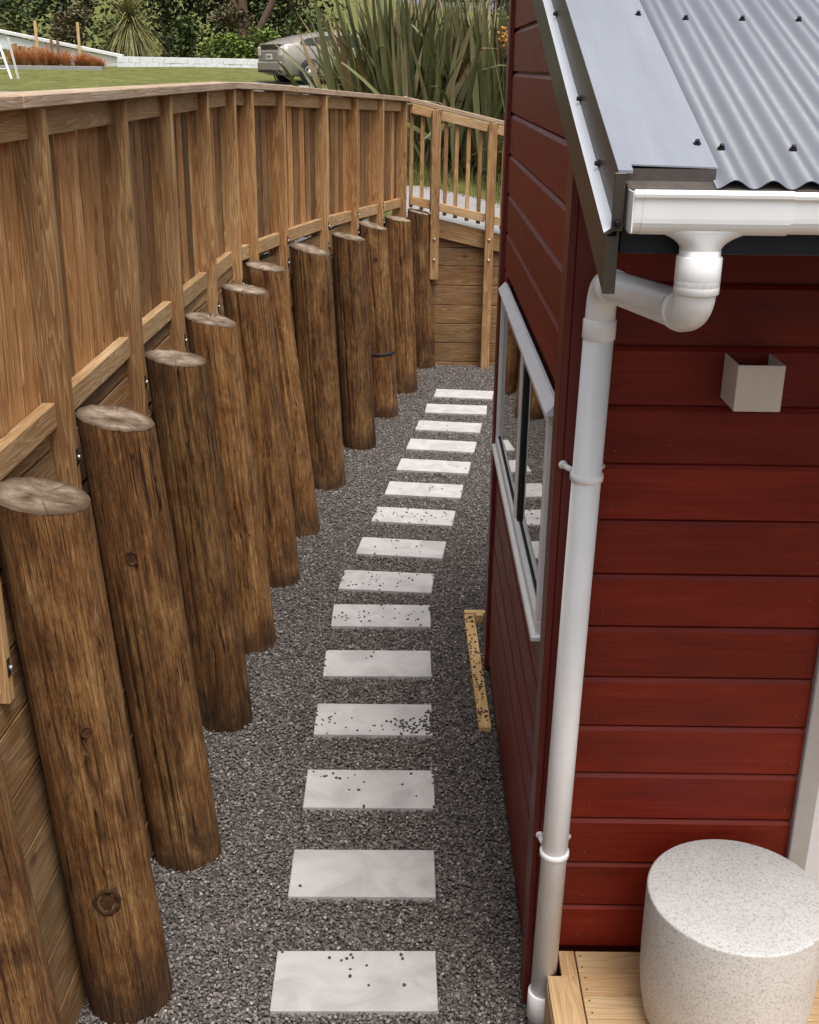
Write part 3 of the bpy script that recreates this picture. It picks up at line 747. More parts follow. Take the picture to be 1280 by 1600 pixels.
# door
M_DOORF = mat_plain('grey_door_frame', (.40, .40, .41), .4, .2, .5, .06, 14)
dr = bx('door_frame', ho, (DX0, hy0 - .004, .262), (DX0 + .065, hy0 + .045, 2.298), M_DOORF, .004)
dr['label'] = 'grey aluminium door frame at the right edge'
bx('door_frame', ho, (DX0 + .0655, hy0 - .003, 2.22), (DX0 + .85, hy0 + .045, 2.297), M_ALU, .004)
bx('door_frame', ho, (DX0 + .851, hy0 - .0035, .262), (DX0 + .918, hy0 + .045, 2.298), M_DOORF, .004)
door = bx('door', ho, (DX0 + .066, hy0 + .020, .265), (DX0 + .85, hy0 + .046, 2.219), M_HEAD, .003)
bx('pane', door, (DX0 + .16, hy0 + .012, .42), (DX0 + .76, hy0 + .019, 2.1), M_GLASS, 0)
bx('handle', door, (DX0 + .095, hy0 - .03, 1.22), (DX0 + .115, hy0 + .0195, 1.36), M_STEEL, .004)
# roof: corrugated sheet, edge pan, barge, fascia, soffit
PX = .0745; CR0 = .599; RX1 = 3.6; RY1 = hy1 + .25
bm = bmesh.new(); n = int((RX1 - CR0) / PX * 12)
prof = []
for i in range(n + 1):
    x = CR0 + PX * i / 12; prof.append((x, -.0085 - .0085 * math.cos(2 * math.pi * (i / 12))))
rows = []
for y in (EY - .012, RY1):
    rows.append(([bm.verts.new((x, y, roof_z(y) + z)) for x, z in prof], [bm.verts.new((x, y, roof_z(y) + z - .0022)) for x, z in prof]))
for i in range(n):
    bm.faces.new((rows[0][0][i], rows[0][0][i + 1], rows[1][0][i + 1], rows[1][0][i]))
    bm.faces.new((rows[0][1][i], rows[1][1][i], rows[1][1][i + 1], rows[0][1][i + 1]))
    bm.faces.new((rows[0][0][i], rows[0][1][i], rows[0][1][i + 1], rows[0][0][i + 1]))
roof = add('roof', bm_mesh(bm, 'roof', True), M_SHEET, ho); roof['label'] = 'grey corrugated steel roof sheet'
def rake(name, prof, y0, y1, mat, parent, smooth=False):
    """profile (x, dz from roof line) run up the roof slope"""
    bm = bmesh.new(); A = [bm.verts.new((x, y0, roof_z(y0) + z)) for x, z in prof]; B_ = [bm.verts.new((x, y1, roof_z(y1) + z)) for x, z in prof]
    m = len(prof)
    for i in range(m): bm.faces.new((A[i], A[(i + 1) % m], B_[(i + 1) % m], B_[i]))
    bm.faces.new(A[::-1]); bm.faces.new(B_); return add(name, bm_mesh(bm, name), mat, parent)
rake('edge_flashing', [(.4070, .010), (.4070, .0125), (.430, .0125), (.600, .0085), (.607, .0075), (.607, .0055), (.598, .0055), (.430, .0095)], EY + .022, RY1, M_ROOF, roof)
rake('barge_flashing', [(.4025, .014), (.4025, -.092), (.382, -.104), (.382, -.109), (.4065, -.098), (.4065, .0095)], EY - .02, RY1, M_BARGE, roof)
rake('barge_top_lip', [(.4065, .0126), (.4015, .0142), (.4015, .0185), (.430, .0185), (.430, .0126)], EY - .02, RY1, M_ROOF, roof)
rake('barge_ledge_sheen', [(.3815, -.1035), (.4020, -.0905), (.4020, -.0895), (.3808, -.1020)], EY - .018, RY1, M_HEAD, roof)  # paler skin on the upturned lip: sky reflection put into its colour
rake('barge_board', [(.387, -.110), (.387, -.225), (.412, -.225), (.412, .008), (.407, .008), (.407, -.110)], EY - .019, RY1, M_BARGE, roof)
bx('barge_end', roof, (.394, EY - .027, roof_z(EY - .02) - .098), (.4165, EY - .0195, roof_z(EY - .02) + .0135), M_BARGE, .001)
rake('soffit', [(.422, -.055), (.422, -.065), (RX1, -.065), (RX1, -.055)], EY + .06, hy1 + .1, M_FASCIA, ho)
bx('fascia', ho, (.424, EY + .035, EZ - .158), (RX1, EY + .058, EZ - .030), M_FASCIA, .002)
rake('eave_membrane', [(.424, -.020), (.424, -.024), (RX1, -.024), (RX1, -.020)], EY - .012, RY1, M_UNDER, roof)
bx('eave_strip', roof, (.424, EY + .0225, EZ - .050), (.604, EY + .0285, EZ + .012), M_UNDER, 0)
# roofing screws
scr_me = lathe_mesh([(.0085, 0), (.0085, .003), (.0052, .0032), (.0052, .0095), (.0035, .0105)], 8, M_SCREW, False)
def screw(x, y, dz):
    nrm = Vector((0, -math.sin(R(19)), math.cos(R(19))))
    add('screw', scr_me, None, roof, Matrix.Translation((x, y, roof_z(y) + dz)) @ frame(nrm, (1, 0, 0)))
def crest(k): return CR0 + PX * (k + .5)
for y in (2.51, 3.315, 4.2, 5.1):
    screw(.585, y, .0085)
    for k in (0, 2, 4, 6, 8, 10): screw(crest(k + (y > 3)), y, 0)
for y in (2.62, 2.98, 3.6, 4.3):
    add('screw', scr_me, None, roof, Matrix.Translation((.4025, y, roof_z(y) - .078)) @ frame((-1, 0, 0), (0, 0, 1)))
add('screw', scr_me, None, roof, Matrix.Translation((.405, EY - .027, roof_z(EY - .02) - .082)) @ frame((0, -1, 0), (0, 0, 1)))
# gutter: box profile with rounded front bead, outlet and collar joints
gy = EY + .034
GP = [(0, 0), (0, -.060)] + [(-.030 + .026 * math.cos(R(a)) + .004, -.052 + .026 * math.sin(R(a))) for a in (-30, -60, -90)] + [(-.072 - .034 * math.sin(R(a)), -.044 - .034 * math.cos(R(a))) for a in (0, 15, 30, 45, 60, 75, 90)] + [(-.1075, -.020), (-.108, -.012), (-.1125, -.007), (-.1135, -.001), (-.110, .005), (-.102, .0065), (-.096, .003), (-.096, -.004), (-.1025, -.012), (-.1005, -.044), (-.090, -.066), (-.072, -.0725), (-.028, -.0725), (-.010, -.062), (-.006, -.050), (-.006, 0)]
GZ = 2.927
def gutter_piece(name, x0, x1, grow, parent, mat=M_PVC):
    pr = [(y - grow if y < -.05 else y, z - grow if z < -.03 else z + grow * .6) for y, z in GP]
    me = prism_mesh(pr, x1 - x0, mat, False)
    return add(name, me, None, parent, Matrix(((0, 0, 1, x0), (1, 0, 0, gy), (0, 1, 0, GZ), (0, 0, 0, 1))))
gut = gutter_piece('gutter', .4265, RX1 - .05, 0, ho)
bx('end_cap', gut, (.4245, gy - .109, GZ - .074), (.4272, gy - .003, GZ + .003), M_PVC, 0)
gutter_piece('joint_collar', .428, .4445, .0022, gut); gutter_piece('outlet_collar', .4448, .735, .0026, gut)
ox, oy = .577, gy - .054
bm = bmesh.new(); rings = []                                    # flared outlet below the gutter
for k in range(13):
    t = k / 12; z = GZ - .070 - .046 * t
    hwx = .040 + .075 * (1 - t) ** 2.3; hwy = .040 + .006 * (1 - t)
    rings.append([bm.verts.new((ox + hwx * math.copysign(abs(math.cos(a)) ** (1 - .25 * (1 - t)), math.cos(a)), oy + hwy * math.copysign(abs(math.sin(a)) ** (1 - .45 * (1 - t)), math.sin(a)), z)) for a in [2 * math.pi * j / 40 for j in range(40)]])
for a_, b_ in zip(rings, rings[1:]):
    for j in range(40): bm.faces.new((a_[j], a_[(j + 1) % 40], b_[(j + 1) % 40], b_[j]))
bm.faces.new(rings[0]); bm.faces.new(rings[-1]); add('outlet', bm_mesh(bm, 'outlet', True), M_PVC, gut)
# downpipe
PT, PB = Vector((.519, 3.165, 2.607)), Vector((.483, 3.165, 0.0))
pr_ = .0425
path = [(ox, oy, GZ - .112), (ox, oy, 2.684), tuple(PT), tuple(PT + (PB - PT).normalized() * .16)]
pipe = add('downpipe', tube_mesh([PT + (PB - PT).normalized() * .12, PB + Vector((0, 0, -.03))], pr_, 40, M_PVC), None, ho); pipe['label'] = 'white round PVC downpipe at the cabin corner'
add('swan_neck', tube_mesh(fillet(path, .075, 12), pr_ - .001, 40, M_PVC), None, pipe)
def socket(p, d, ln, r=pr_ + .0035):
    d = Vector(d).normalized(); p = Vector(p)
    add('socket', tube_mesh([p - d * ln / 2, p - d * (ln / 2 - .002), p + d * (ln / 2 - .002), p + d * ln / 2], [r - .002, r, r, r - .002], 40, M_PVC), None, pipe)
vert = PB - PT
socket(PT + vert.normalized() * .125, vert, .055); socket((ox, oy, GZ - .155), (0, 0, 1), .062)
neck_d = (PT - Vector((ox, oy, 2.684))).normalized()
socket(Vector((ox, oy, 2.684)) + Vector((0, 0, .058)), (0, 0, 1), .03)
socket(PT - neck_d * .10, neck_d, .05); socket(Vector((ox, oy, 2.684)) + neck_d * .085, neck_d, .03, pr_ + .002)
socket(PB + Vector((0, 0, .10)) - vert.normalized() * 0, vert, .11, pr_ + .006)
for z in (2.05, .735):
    c = PT + vert * ((PT.z - z) / (PT.z - PB.z))
    cl = add('pipe_clip', tube_mesh([c + UP * -.011, c + UP * -.009, c + UP * .009, c + UP * .011], [pr_ + .001, pr_ + .006, pr_ + .006, pr_ + .001], 40, M_PVC), None, pipe)
    a0 = c + Vector((-.035, .045, .004)); a1 = Vector((.452, hy0 - .008, z + .006))
    add('clip_arm', tube_mesh([a0, a0.lerp(a1, .5), a1 + Vector((0, 0, .004))], [.008, .009, .009], 10, M_PVC), None, cl)
    b0 = c + Vector((.035, .045, .004)); add('clip_arm', tube_mesh([b0, Vector((c.x + .058, hy0 - .004, z + .006))], [.008, .009], 10, M_PVC), None, cl)
    add('clip_pad', lathe_mesh([(.013, 0), (.013, .005), (.010, .008)], 16, M_PVC), None, cl, Matrix.Translation((.452, hy0 - .0015, z + .008)) @ frame((0, -1, 0), UP))
    add('clip_screw', lathe_mesh([(.005, 0), (.005, .003), (.003, .004)], 8, M_STEEL), None, cl, Matrix.Translation((.450, hy0 - .0100, z + .008)) @ frame((0, -1, 0), UP))

# ------------------------------------------------------------------ wall light
wl = thing('wall_light', 'cream square up-and-down wall light on the red front wall', 'wall light', (.966, hy0 + .02, 2.32))
lx0, lx1, lz0, lz1, ly = .9005, 1.0315, 2.263, 2.395, 3.12
fr = bx('front_plate', wl, (lx0, ly, lz0), (lx1, ly + .005, lz1), M_CREAM, .0015)
bx('side_plate', wl, (lx0, ly + .0052, lz0), (lx0 + .005, hy0 + .018, lz1), M_CREAM, .0015)
bx('side_plate', wl, (lx1 - .005, ly + .0052, lz0), (lx1, hy0 + .018, lz1), M_CREAM, .0015)
bx('lamp_body', wl, (lx0 + .018, ly + .03, lz0 + .03), (lx1 - .018, hy0 + .016, lz1 - .03), M_LAMPIN, .004)

# ------------------------------------------------------------------ deck
dk = thing('deck', 'corner of a pale pine deck against the red wall', 'deck', (1.5, 2.5, 0))
DZ = .255
yy = hy0 - .004
k = 0
while yy > 1.4:
    board('deck_plank', dk, (.602, yy - .0505, DZ - .011), (3.3, yy - .0505, DZ - .011), .1005, .022, (0, 1, 0), M_DECK, .002)
    if yy > 2.5:
        for dx in (.018, .45):
            for dy in (-.025, -.078):
                add('nail', lathe_mesh([(.0035, 0), (.0035, .0012)], 8, M_NAIL, False), None, dk, Matrix.Translation((.602 + dx + random.uniform(-.004, .004), yy + dy, DZ + .0002)))
    yy -= .1035
board('border_plank', dk, (.5695, 3.126, DZ - .0105), (.5695, hy0 - .004, DZ - .0105), .055, .022, (1, 0, 0), M_DECK, .002)
board('border_plank', dk, (.5445, 1.4, DZ - .0105), (.5445, 3.1255, DZ - .0105), .105, .022, (1, 0, 0), M_DECK, .002)
board('side_board', dk, (.500, 1.4, .12), (.500, 3.118, .12), .225, .022, UP, M_DECK, .002)
board('joist', dk, (.62, 2.9, .12), (3.3, 2.9, .12), .20, .045, UP, M_PLANK, .002)

# ------------------------------------------------------------------ stool
st_prof = []
SR, SH = .276, .495
for a in range(0, 91, 15): st_prof.append((SR - .055 + .030 * math.sin(R(a)) , .028 * (1 - math.cos(R(a)))))
st_prof += [(SR - .012, .09), (SR - .004, .16), (SR - .001, .25), (SR, .36), (SR, SH - .008)]
for a in range(15, 91, 15): st_prof.append((SR - .008 + .008 * math.cos(R(a)), SH - .008 + .008 * math.sin(R(a))))
st_prof += [(SR - .10, SH + .0005), (.02, SH + .0005)]
so = add('drum_stool', lathe_mesh(st_prof, 72, M_TERR), None, None, Matrix.Translation((1.040, 2.955, DZ)))
tag(so, 'round speckled white terrazzo drum stool on the pine deck', 'stool')

# ------------------------------------------------------------------ pine edging by the far corner of the cabin
ed = thing('timber_edging', 'pale pine edging boards half buried in gravel by the cabin corner', 'edging', (.40, 5.8, 0))
board('edge_board', ed, (.400, 5.10, .0), (.374, 6.40, .0), .062, .044, (1, 0, 0), M_EDGING, .003)
board('edge_board', ed, (.345, 6.43, .003), (.62, 6.43, .003), .045, .05, (0, 1, 0), M_EDGING, .003)
board('stake', ed, (.432, 6.36, -.12), (.432, 6.36, .05), .045, .06, (1, 0, 0), M_EDGING, .003)
rs = random.Random(21); spots = []
for _ in range(95):
    t = rs.choice((rs.gauss(.42, .1), rs.gauss(.9, .05), rs.gauss(.06, .05), rs.random(), rs.gauss(.62, .12)))
    if not 0 < t < 1: continue
    spots.append((.374 + .026 * t + rs.uniform(-.026, .026), 6.40 - 1.3 * t, rs.uniform(.004, .0075)))
joined_stones(spots, 'loose_pebbles', M_PEBBLE, .0222)

# ------------------------------------------------------------------ background: flax in front of the hill
def mat_leaf(name, stops, rough=.5, spec=.4, grain=(30, 30, 3)):
    s = NT(name); oi = s.new('ShaderNodeObjectInfo'); n = s.noise(s.coords(grain, 20), 1, 3, .6)
    v = s.math('ADD', s.math('MULTIPLY', oi.outputs['Random'], .72), s.math('MULTIPLY', n, .28))
    s.col(s.ramp(v, stops)); s.set(rough, 0, spec); return s.m
M_FLAX = mat_leaf('flax_leaf', [(.1, (.042, .047, .017)), (.3, (.112, .122, .047)), (.52, (.185, .19, .085)), (.70, (.27, .25, .135)), (.80, (.19, .105, .046)), (.93, (.52, .45, .31))], .45)
def sword_mesh(L_, w, bend, seg, mat, fold=.35, curl=1.6):
    bm = bmesh.new(); rows = []
    x = z = 0.0
    for k in range(seg + 1):
        t = k / seg; th = bend * t ** curl
        if k: x += math.sin(th) * L_ / seg; z += math.cos(th) * L_ / seg
        hw = w * .5 * (.55 + .9 * t if t < .5 else 1.0 * (1 - ((t - .5) / .5) ** 2.2)) + .0006
        nx_, nz_ = math.cos(th), -math.sin(th)
        rows.append([bm.verts.new((x + nx_ * hw * fold, -hw, z + nz_ * hw * fold)), bm.verts.new((x, 0, z)), bm.verts.new((x + nx_ * hw * fold, hw, z + nz_ * hw * fold))])
    for a, b in zip(rows, rows[1:]):
        bm.faces.new((a[0], a[1], b[1], b[0])); bm.faces.new((a[1], a[2], b[2], b[1]))
    me = bm_mesh(bm, 'sword_leaf', True); me.materials.append(mat); return me
rs = random.Random(77)
FL = [sword_mesh(1.0, rs.uniform(.028, .040), b, 7, M_FLAX) for b in (.05, .12, .2, .3, .45, .65, .95, 1.5)]
FLAX = [(-.36, 17.4, 290, 'flax bush behind the fence, leftmost, its leaves crossing the car'), (.02, 17.0, 290, 'flax bush behind the fence, second from the left'), (.58, 17.3, 295, 'tall flax bush behind the corner of the fence'),
        (1.15, 17.0, 290, 'flax bush behind the first bay of the sloping balustrade'), (1.75, 17.6, 200, 'flax bush beside the red cabin wall, half hidden by it'), (2.6, 17.9, 90, 'flax bush mostly hidden behind the red cabin')]
for fx, fy, cnt, lab in FLAX:
    zt = terrain_h(fx, fy)
    pl = thing('flax_bush', lab, 'flax', (fx, fy, zt), 'flax bushes beyond the fence')
    for k in range(cnt):
        az = rs.uniform(0, 2 * math.pi); rad = abs(rs.gauss(0, .40))
        tilt = min(1.1, abs(rs.gauss(.0, .17)) + rad * .34); ln = rs.triangular(1.2, 2.75, 1.9) * (1 - .18 * tilt)
        m = FL[min(7, int(abs(rs.gauss(0, 2.0))))] if rs.random() < .87 else FL[rs.choice((5, 6, 7))]
        if rs.random() < .05 and math.cos(az) > -.2: tilt = rs.uniform(.8, 1.3)
        if math.cos(az) < -.3 and fx < 0: tilt = min(tilt, .46)
        M = Matrix.Translation((fx + rad * math.cos(az), fy + rad * math.sin(az), zt - .03)) @ Matrix.Rotation(az + rs.gauss(0, .5), 4, 'Z') @ Matrix.Rotation(tilt, 4, 'Y') @ Matrix.Rotation(rs.uniform(-1.2, 1.2), 4, 'Z') @ Matrix.Diagonal((ln, ln * rs.uniform(.8, 1.25), ln, 1))
        add('leaf', m, None, pl, M)
# rank grass on the bank under the flax
M_BLADE = mat_leaf('bank_grass', [(.2, (.06, .085, .02)), (.5, (.13, .165, .04)), (.8, (.24, .23, .085))], .6, .3)
def blades(name, spots, mat, hmin, hmax, w, kind, lean=.5, parent=None):
    vs, fs = [], []
    for x, y, z in spots:
        a = rs.uniform(0, 6.283); h = rs.uniform(hmin, hmax); l = h * rs.uniform(.1, lean); d = rs.uniform(0, 6.283)
        ux, uy = math.cos(a) * w / 2, math.sin(a) * w / 2; lx, ly_ = math.cos(d) * l, math.sin(d) * l; i = len(vs)
        vs += [(x - ux, y - uy, z), (x + ux, y + uy, z), (x + ux * .8 + lx * .35, y + uy * .8 + ly_ * .35, z + h * .6), (x - ux * .8 + lx * .35, y - uy * .8 + ly_ * .35, z + h * .6), (x + lx, y + ly_, z + h)]
        fs += [(i, i + 1, i + 2, i + 3), (i + 3, i + 2, i + 4)]
    me = bpy.data.meshes.new(name); me.from_pydata(vs, [], fs); me.materials.append(mat)
    return add(name, me, None, parent, None, kind)
sp = []
for _ in range(9000):
    x, y = rs.uniform(-2.5, 4), rs.uniform(15.75, 18.6)
    if noise.noise(Vector((x * 2.2, y * 2.2, 1))) < -.18: continue
    sp.append((x, y, terrain_h(x, y)))
blades('bank_grass', sp, M_BLADE, .06, .26, .014, 'stuff')
# dead stalks and leaf litter below the flax are separate pale leaves of the flax; bare earth patches on the bank
M_EARTH = mat_ground('bare_earth', (.16, .10, .06), (.25, .17, .11), (.33, .25, .17), 3)
# orange flowering clump at the cabin edge
oc = thing('orange_flowers', 'small clump of orange flowers beside the red cabin wall', 'flowers', (1.33, 16.4, terrain_h(1.33, 16.4)))
M_STALK = mat_plain('flower_stalk', (.09, .10, .03), .6); M_ORANGE = mat_plain('orange_petals', (.46, .22, .06), .6, 0, .3, .4, 30)
for k in range(7):
    b0 = Vector((1.33 + rs.gauss(0, .08), 16.4 + rs.gauss(0, .08), terrain_h(1.33, 16.4))); tp = b0 + Vector((rs.gauss(-.05, .07), rs.gauss(0, .06), rs.uniform(1.85, 2.2)))
    sk = add('stalk', tube_mesh([b0, b0.lerp(tp, .5) + Vector((.02, 0, 0)), tp], [.012, .01, .008], 6, M_STALK), None, oc)
    bm = bmesh.new()
    for q in range(26):
        c = tp + Vector((rs.gauss(0, .035), rs.gauss(0, .035), rs.uniform(-.14, .06)))
        bmesh.ops.create_icosphere(bm, subdivisions=1, radius=rs.uniform(.012, .024), matrix=Matrix.Translation(c))
    add('flower_head', bm_mesh(bm, 'flower'), M_ORANGE, sk)

# ------------------------------------------------------------------ trees and shrubs
def mat_foliage(name, a, b, c):
    s = NT(name); n = s.noise(s.coords((1, 1, 1)), 1.6, 3, .6); f = s.noise(s.coords((1, 1, 1)), 11, 3, .7)
    v = s.math('ADD', s.math('MULTIPLY', n, .5), s.math('MULTIPLY', f, .5)); s.col(s.ramp(v, [(.36, a), (.5, b), (.66, c)])); s.set(.6, 0, .3); return s.m
F_DARK = mat_foliage('dark_evergreen', (.012, .02, .008), (.026, .040, .014), (.055, .072, .024))
F_MID = mat_foliage('mid_green_leaves', (.025, .042, .012), (.06, .085, .022), (.115, .14, .04))
F_LIME = mat_foliage('bright_green_leaves', (.06, .095, .02), (.13, .185, .036), (.24, .29, .07))
F_BROWN = mat_foliage('bronze_leaves', (.06, .05, .025), (.13, .105, .055), (.26, .21, .13))
F_CORD = mat_leaf('cabbage_tree_leaf', [(.3, (.10, .105, .035)), (.6, (.20, .19, .07)), (.85, (.34, .29, .13))], .5)
F_CORD = mat_foliage('cabbage_tree_leaves', (.06, .065, .02), (.19, .18, .065), (.42, .36, .17))
M_BARK = mat_plain('grey_brown_bark', (.13, .085, .06), .85, 0, .2, .5, 5, .6, (6, 6, 1.2))
def tree(name, label, cat, base, trunk, crowns, nleaf, leaf, fol, group=None, narrow=1.0):
    t = thing(name, label, cat, base, group); b = Vector(base)
    for pts, rr in trunk:
        add('trunk', tube_mesh([b + Vector(p) for p in fillet(pts, .4, 3)], [rr * (1 - .5 * i / max(1, len(fillet(pts, .4, 3)) - 1)) for i in range(len(fillet(pts, .4, 3)))], 10, M_BARK), None, t)
    vs, fs = [], []
    tot = sum(c[3] * c[4] * c[5] for c in crowns)
    for cx, cy, cz, rx, ry, rz in crowns:
        for _ in range(int(nleaf * rx * ry * rz / tot) + 40):
            d = Vector((rs.gauss(0, 1), rs.gauss(0, 1), rs.gauss(0, 1))).normalized()
            f = rs.random() ** .35 * (1 + .28 * noise.noise(d * 2.3 + Vector((cx, cy, cz))))
            p = b + Vector((cx + d.x * rx * f, cy + d.y * ry * f, cz + d.z * rz * f))
            if noise.noise(p * 1.9) < -.22: continue
            if p.z < b.z + .02: continue
            u = Vector((rs.gauss(0, 1), rs.gauss(0, 1), rs.gauss(0, .6))).normalized(); v = u.cross(Vector((rs.gauss(0, .5), rs.gauss(0, .5), 1))).normalized()
            L2 = leaf * rs.uniform(.6, 1.4); w2 = L2 * .32 * narrow; i = len(vs)
            vs += [tuple(p - u * L2 * .5), tuple(p + v * w2), tuple(p + u * L2 * .5), tuple(p - v * w2)]; fs.append((i, i + 1, i + 2, i + 3))
    me = bpy.data.meshes.new('crown'); me.from_pydata(vs, [], fs); me.materials.append(fol)
    add('crown', me, None, t); return t
def gz(x, y): return (x, y, terrain_h(x, y))
tree('evergreen_tree', 'dark evergreen tree far left behind the white ramp', 'tree', gz(-19.5, 53), [([(0, 0, 0), (0, 0, 3.5)], .22)], [(0, 0, 3.4, 3.0, 2.4, 3.0), (1.2, -.6, 1.6, 1.9, 1.6, 1.5)], 5200, .26, F_DARK, 'dark trees behind the lawn')
tree('evergreen_tree', 'dark leafy tree above the two pale poles', 'tree', gz(-15.2, 54), [([(0, 0, 0), (.2, 0, 4)], .2)], [(0, 0, 3.6, 2.6, 2.2, 2.9), (-.4, -1.2, 1.5, 2.2, 1.6, 1.5)], 5200, .24, F_DARK, 'dark trees behind the lawn')
tree('evergreen_tree', 'deep green tree directly behind the cabbage tree', 'tree', gz(-11.2, 56), [([(0, 0, 0), (0, .2, 4)], .22)], [(0, 0, 3.8, 2.9, 2.2, 3.2), (1.2, -1, 1.3, 2.4, 1.5, 1.4)], 5600, .24, F_DARK, 'dark trees behind the lawn')
tree('evergreen_tree', 'dark tree between the cabbage tree and the leaning trunk', 'tree', gz(-7.6, 55), [([(0, 0, 0), (.3, 0, 4)], .24)], [(0, 0, 4.2, 2.8, 2.2, 2.8), (.2, -.6, 1.6, 2.4, 1.5, 1.5)], 5200, .24, F_DARK, 'dark trees behind the lawn')
tree('evergreen_tree', 'dark bushy tree behind the parked car', 'tree', gz(-5.4, 54), [([(0, 0, 0), (0, 0, 4)], .2)], [(0, 0, 3.6, 2.5, 2, 2.9), (-1.0, -1.0, 1.7, 2.0, 1.6, 1.8)], 5600, .22, F_DARK, 'dark trees behind the lawn')
tree('trunk_tree', 'tree with stout grey-brown trunk left of the car', 'tree', gz(-6.75, 49), [([(0, 0, 0), (.05, 0, 1.4), (-.15, 0, 4.6)], .30), ([(.05, 0, 1.5), (-.6, 0, 2.6), (-1.0, 0, 4.5)], .13)], [(-.2, .4, 4.6, 2.2, 1.4, 1.2)], 1500, .22, F_MID)
tree('leaning_tree', 'brown trunk leaning right above the parked car', 'tree', gz(-6.3, 48), [([(0, 0, 0), (.15, 0, .95), (1.05, 0, 2.6), (1.3, 0, 4)], .17)], [(1.4, .6, 4.0, 1.6, 1.2, 1.0)], 900, .2, F_MID)
tree('bronze_shrub', 'bronze-leaved shrub with pale flowers behind the white ramp', 'shrub', gz(-12.9, 46.5), [([(0, 0, 0), (.1, 0, 1.2)], .06)], [(0, 0, 1.0, .75, .6, .8), (.5, 0, 1.65, .45, .4, .5)], 1300, .16, F_BROWN)
for nm, lab, x, y, cr, n, fol in (('green_shrub', 'bright green shrub behind the white wall, left of the car', -6.9, 45.0, [(0, 0, .5, .95, .6, .62), (.6, 0, .35, .6, .5, .5)], 1700, F_LIME),
                        ('green_shrub', 'lime green shrub in front of the stout trunk', -5.6, 45.5, [(0, 0, .55, .8, .6, .75)], 1300, F_LIME),
                        ('green_shrub', 'mid green shrub right of the cabbage tree', -8.7, 46.0, [(0, 0, .6, .9, .6, .8), (.3, 0, 1.2, .5, .5, .5)], 1600, F_MID),
                        ('green_shrub', 'dark green shrub left of the cabbage tree', -11.4, 47.0, [(0, 0, .7, .9, .6, .9)], 1500, F_MID),
                        ('green_shrub', 'variegated pale shrub high behind the white wall', -7.2, 47.5, [(0, 0, 1.7, .75, .5, .45), (.6, 0, 1.45, .5, .4, .4)], 700, F_BROWN),
                        ('green_shrub', 'green shrub behind the flax, right of the car', -4.0, 47, [(0, 0, .9, 1.2, .8, 1.1)], 2000, F_MID),
                        ('green_shrub', 'glossy shrub behind the top of the white ramp', -15.6, 47, [(0, 0, 1.6, 1.5, .8, 1.2)], 1900, F_MID)):
    tree(nm, lab, 'shrub', gz(x, y), [([(0, 0, 0), (.05, 0, .5)], .04)], cr, n, .17, fol)
def cordyline(label, x, y, h, n, L_, sc=1.0):
    b = Vector(gz(x, y)); t = thing('cabbage_tree', label, 'cabbage tree', b)
    add('trunk', tube_mesh([b, b + Vector((.03, 0, h * .5)), b + Vector((0, 0, h))], [.14, .11, .10], 10, M_BARK), None, t)
    vs, fs = [], []
    for _ in range(n):
        az = rs.uniform(0, 6.283); el = R(rs.choice((rs.uniform(-75, -20), rs.uniform(-30, 85)))); l = L_ * rs.uniform(.75, 1.2); w = .028 * sc
        d = Vector((math.cos(az) * math.cos(el), math.sin(az) * math.cos(el), math.sin(el))); p = b + Vector((0, 0, h + rs.uniform(-.35, .1)))
        sd_ = Vector((-math.sin(az), math.cos(az), 0)) * w; i0 = len(vs)
        for k in range(5):
            q = k / 4; c = p + d * (l * q) - Vector((0, 0, .35 * l * q * q)); ww = sd_ * (1 - q * .85)
            vs += [tuple(c - ww), tuple(c + ww)]
        for k in range(4): a = i0 + 2 * k; fs.append((a, a + 1, a + 3, a + 2))
    me = bpy.data.meshes.new('leaf_crown'); me.from_pydata(vs, [], fs); me.materials.append(F_CORD); add('crown', me, None, t)
cordyline('shaggy cabbage tree with drooping sword leaves behind the white wall', -10.36, 45.4, 1.55, 620, 1.55)
cordyline('pale sword-leaved cabbage tree cut off by the left edge', -15.2, 44.6, 1.6, 260, 1.4)

# ------------------------------------------------------------------ white block wall, ramp, edging, poles, tussock, ladder
M_WHITE = mat_plain('whitewashed_block', (.74, .75, .78), .8, 0, .3, .16, 6, .5)
M_WHITE2 = mat_plain('white_board_paint', (.74, .74, .74), .6, 0, .4, .08, 4)
bw = thing('block_wall', 'low whitewashed block wall along the back of the lawn', 'wall', (-7, 42, 3.05))
for row in range(3):
    z0 = 2.77 + row * .193
    x = -10.1 - (0.2 if row % 2 else 0)
    while x < -3.2:
        x1 = x + .40
        tilt_z = -.006 * (x + 10)
        bx('block', bw, (max(x, -10.12), 42 + rs.uniform(0, .012), z0 + .004 + tilt_z + .02), (x1 - .008, 42.19, z0 + .192 + tilt_z + .02), M_WHITE, .005)
        x = x1
rp = thing('ramp_wall', 'white wall with sloping top rail descending from the left', 'wall', (-12, 43, 3.1))
bm = bmesh.new()
P4 = [(-15.6, 4.25), (-10.15, 3.30), (-10.15, 3.0), (-11.4, 3.0), (-15.6, 3.85)]
A_ = [bm.verts.new((x, 43.0, z)) for x, z in P4]; B_ = [bm.verts.new((x, 43.16, z)) for x, z in P4]
for i in range(5): bm.faces.new((A_[i], A_[(i + 1) % 5], B_[(i + 1) % 5], B_[i]))
bm.faces.new(A_); bm.faces.new(B_[::-1]); add('wall_face', bm_mesh(bm, 'rampface'), M_WHITE, rp)
board('top_rail', rp, (-15.7, 43.02, 4.39), (-10.12, 43.02, 3.37), .11, .26, UP, M_WHITE2, .01)
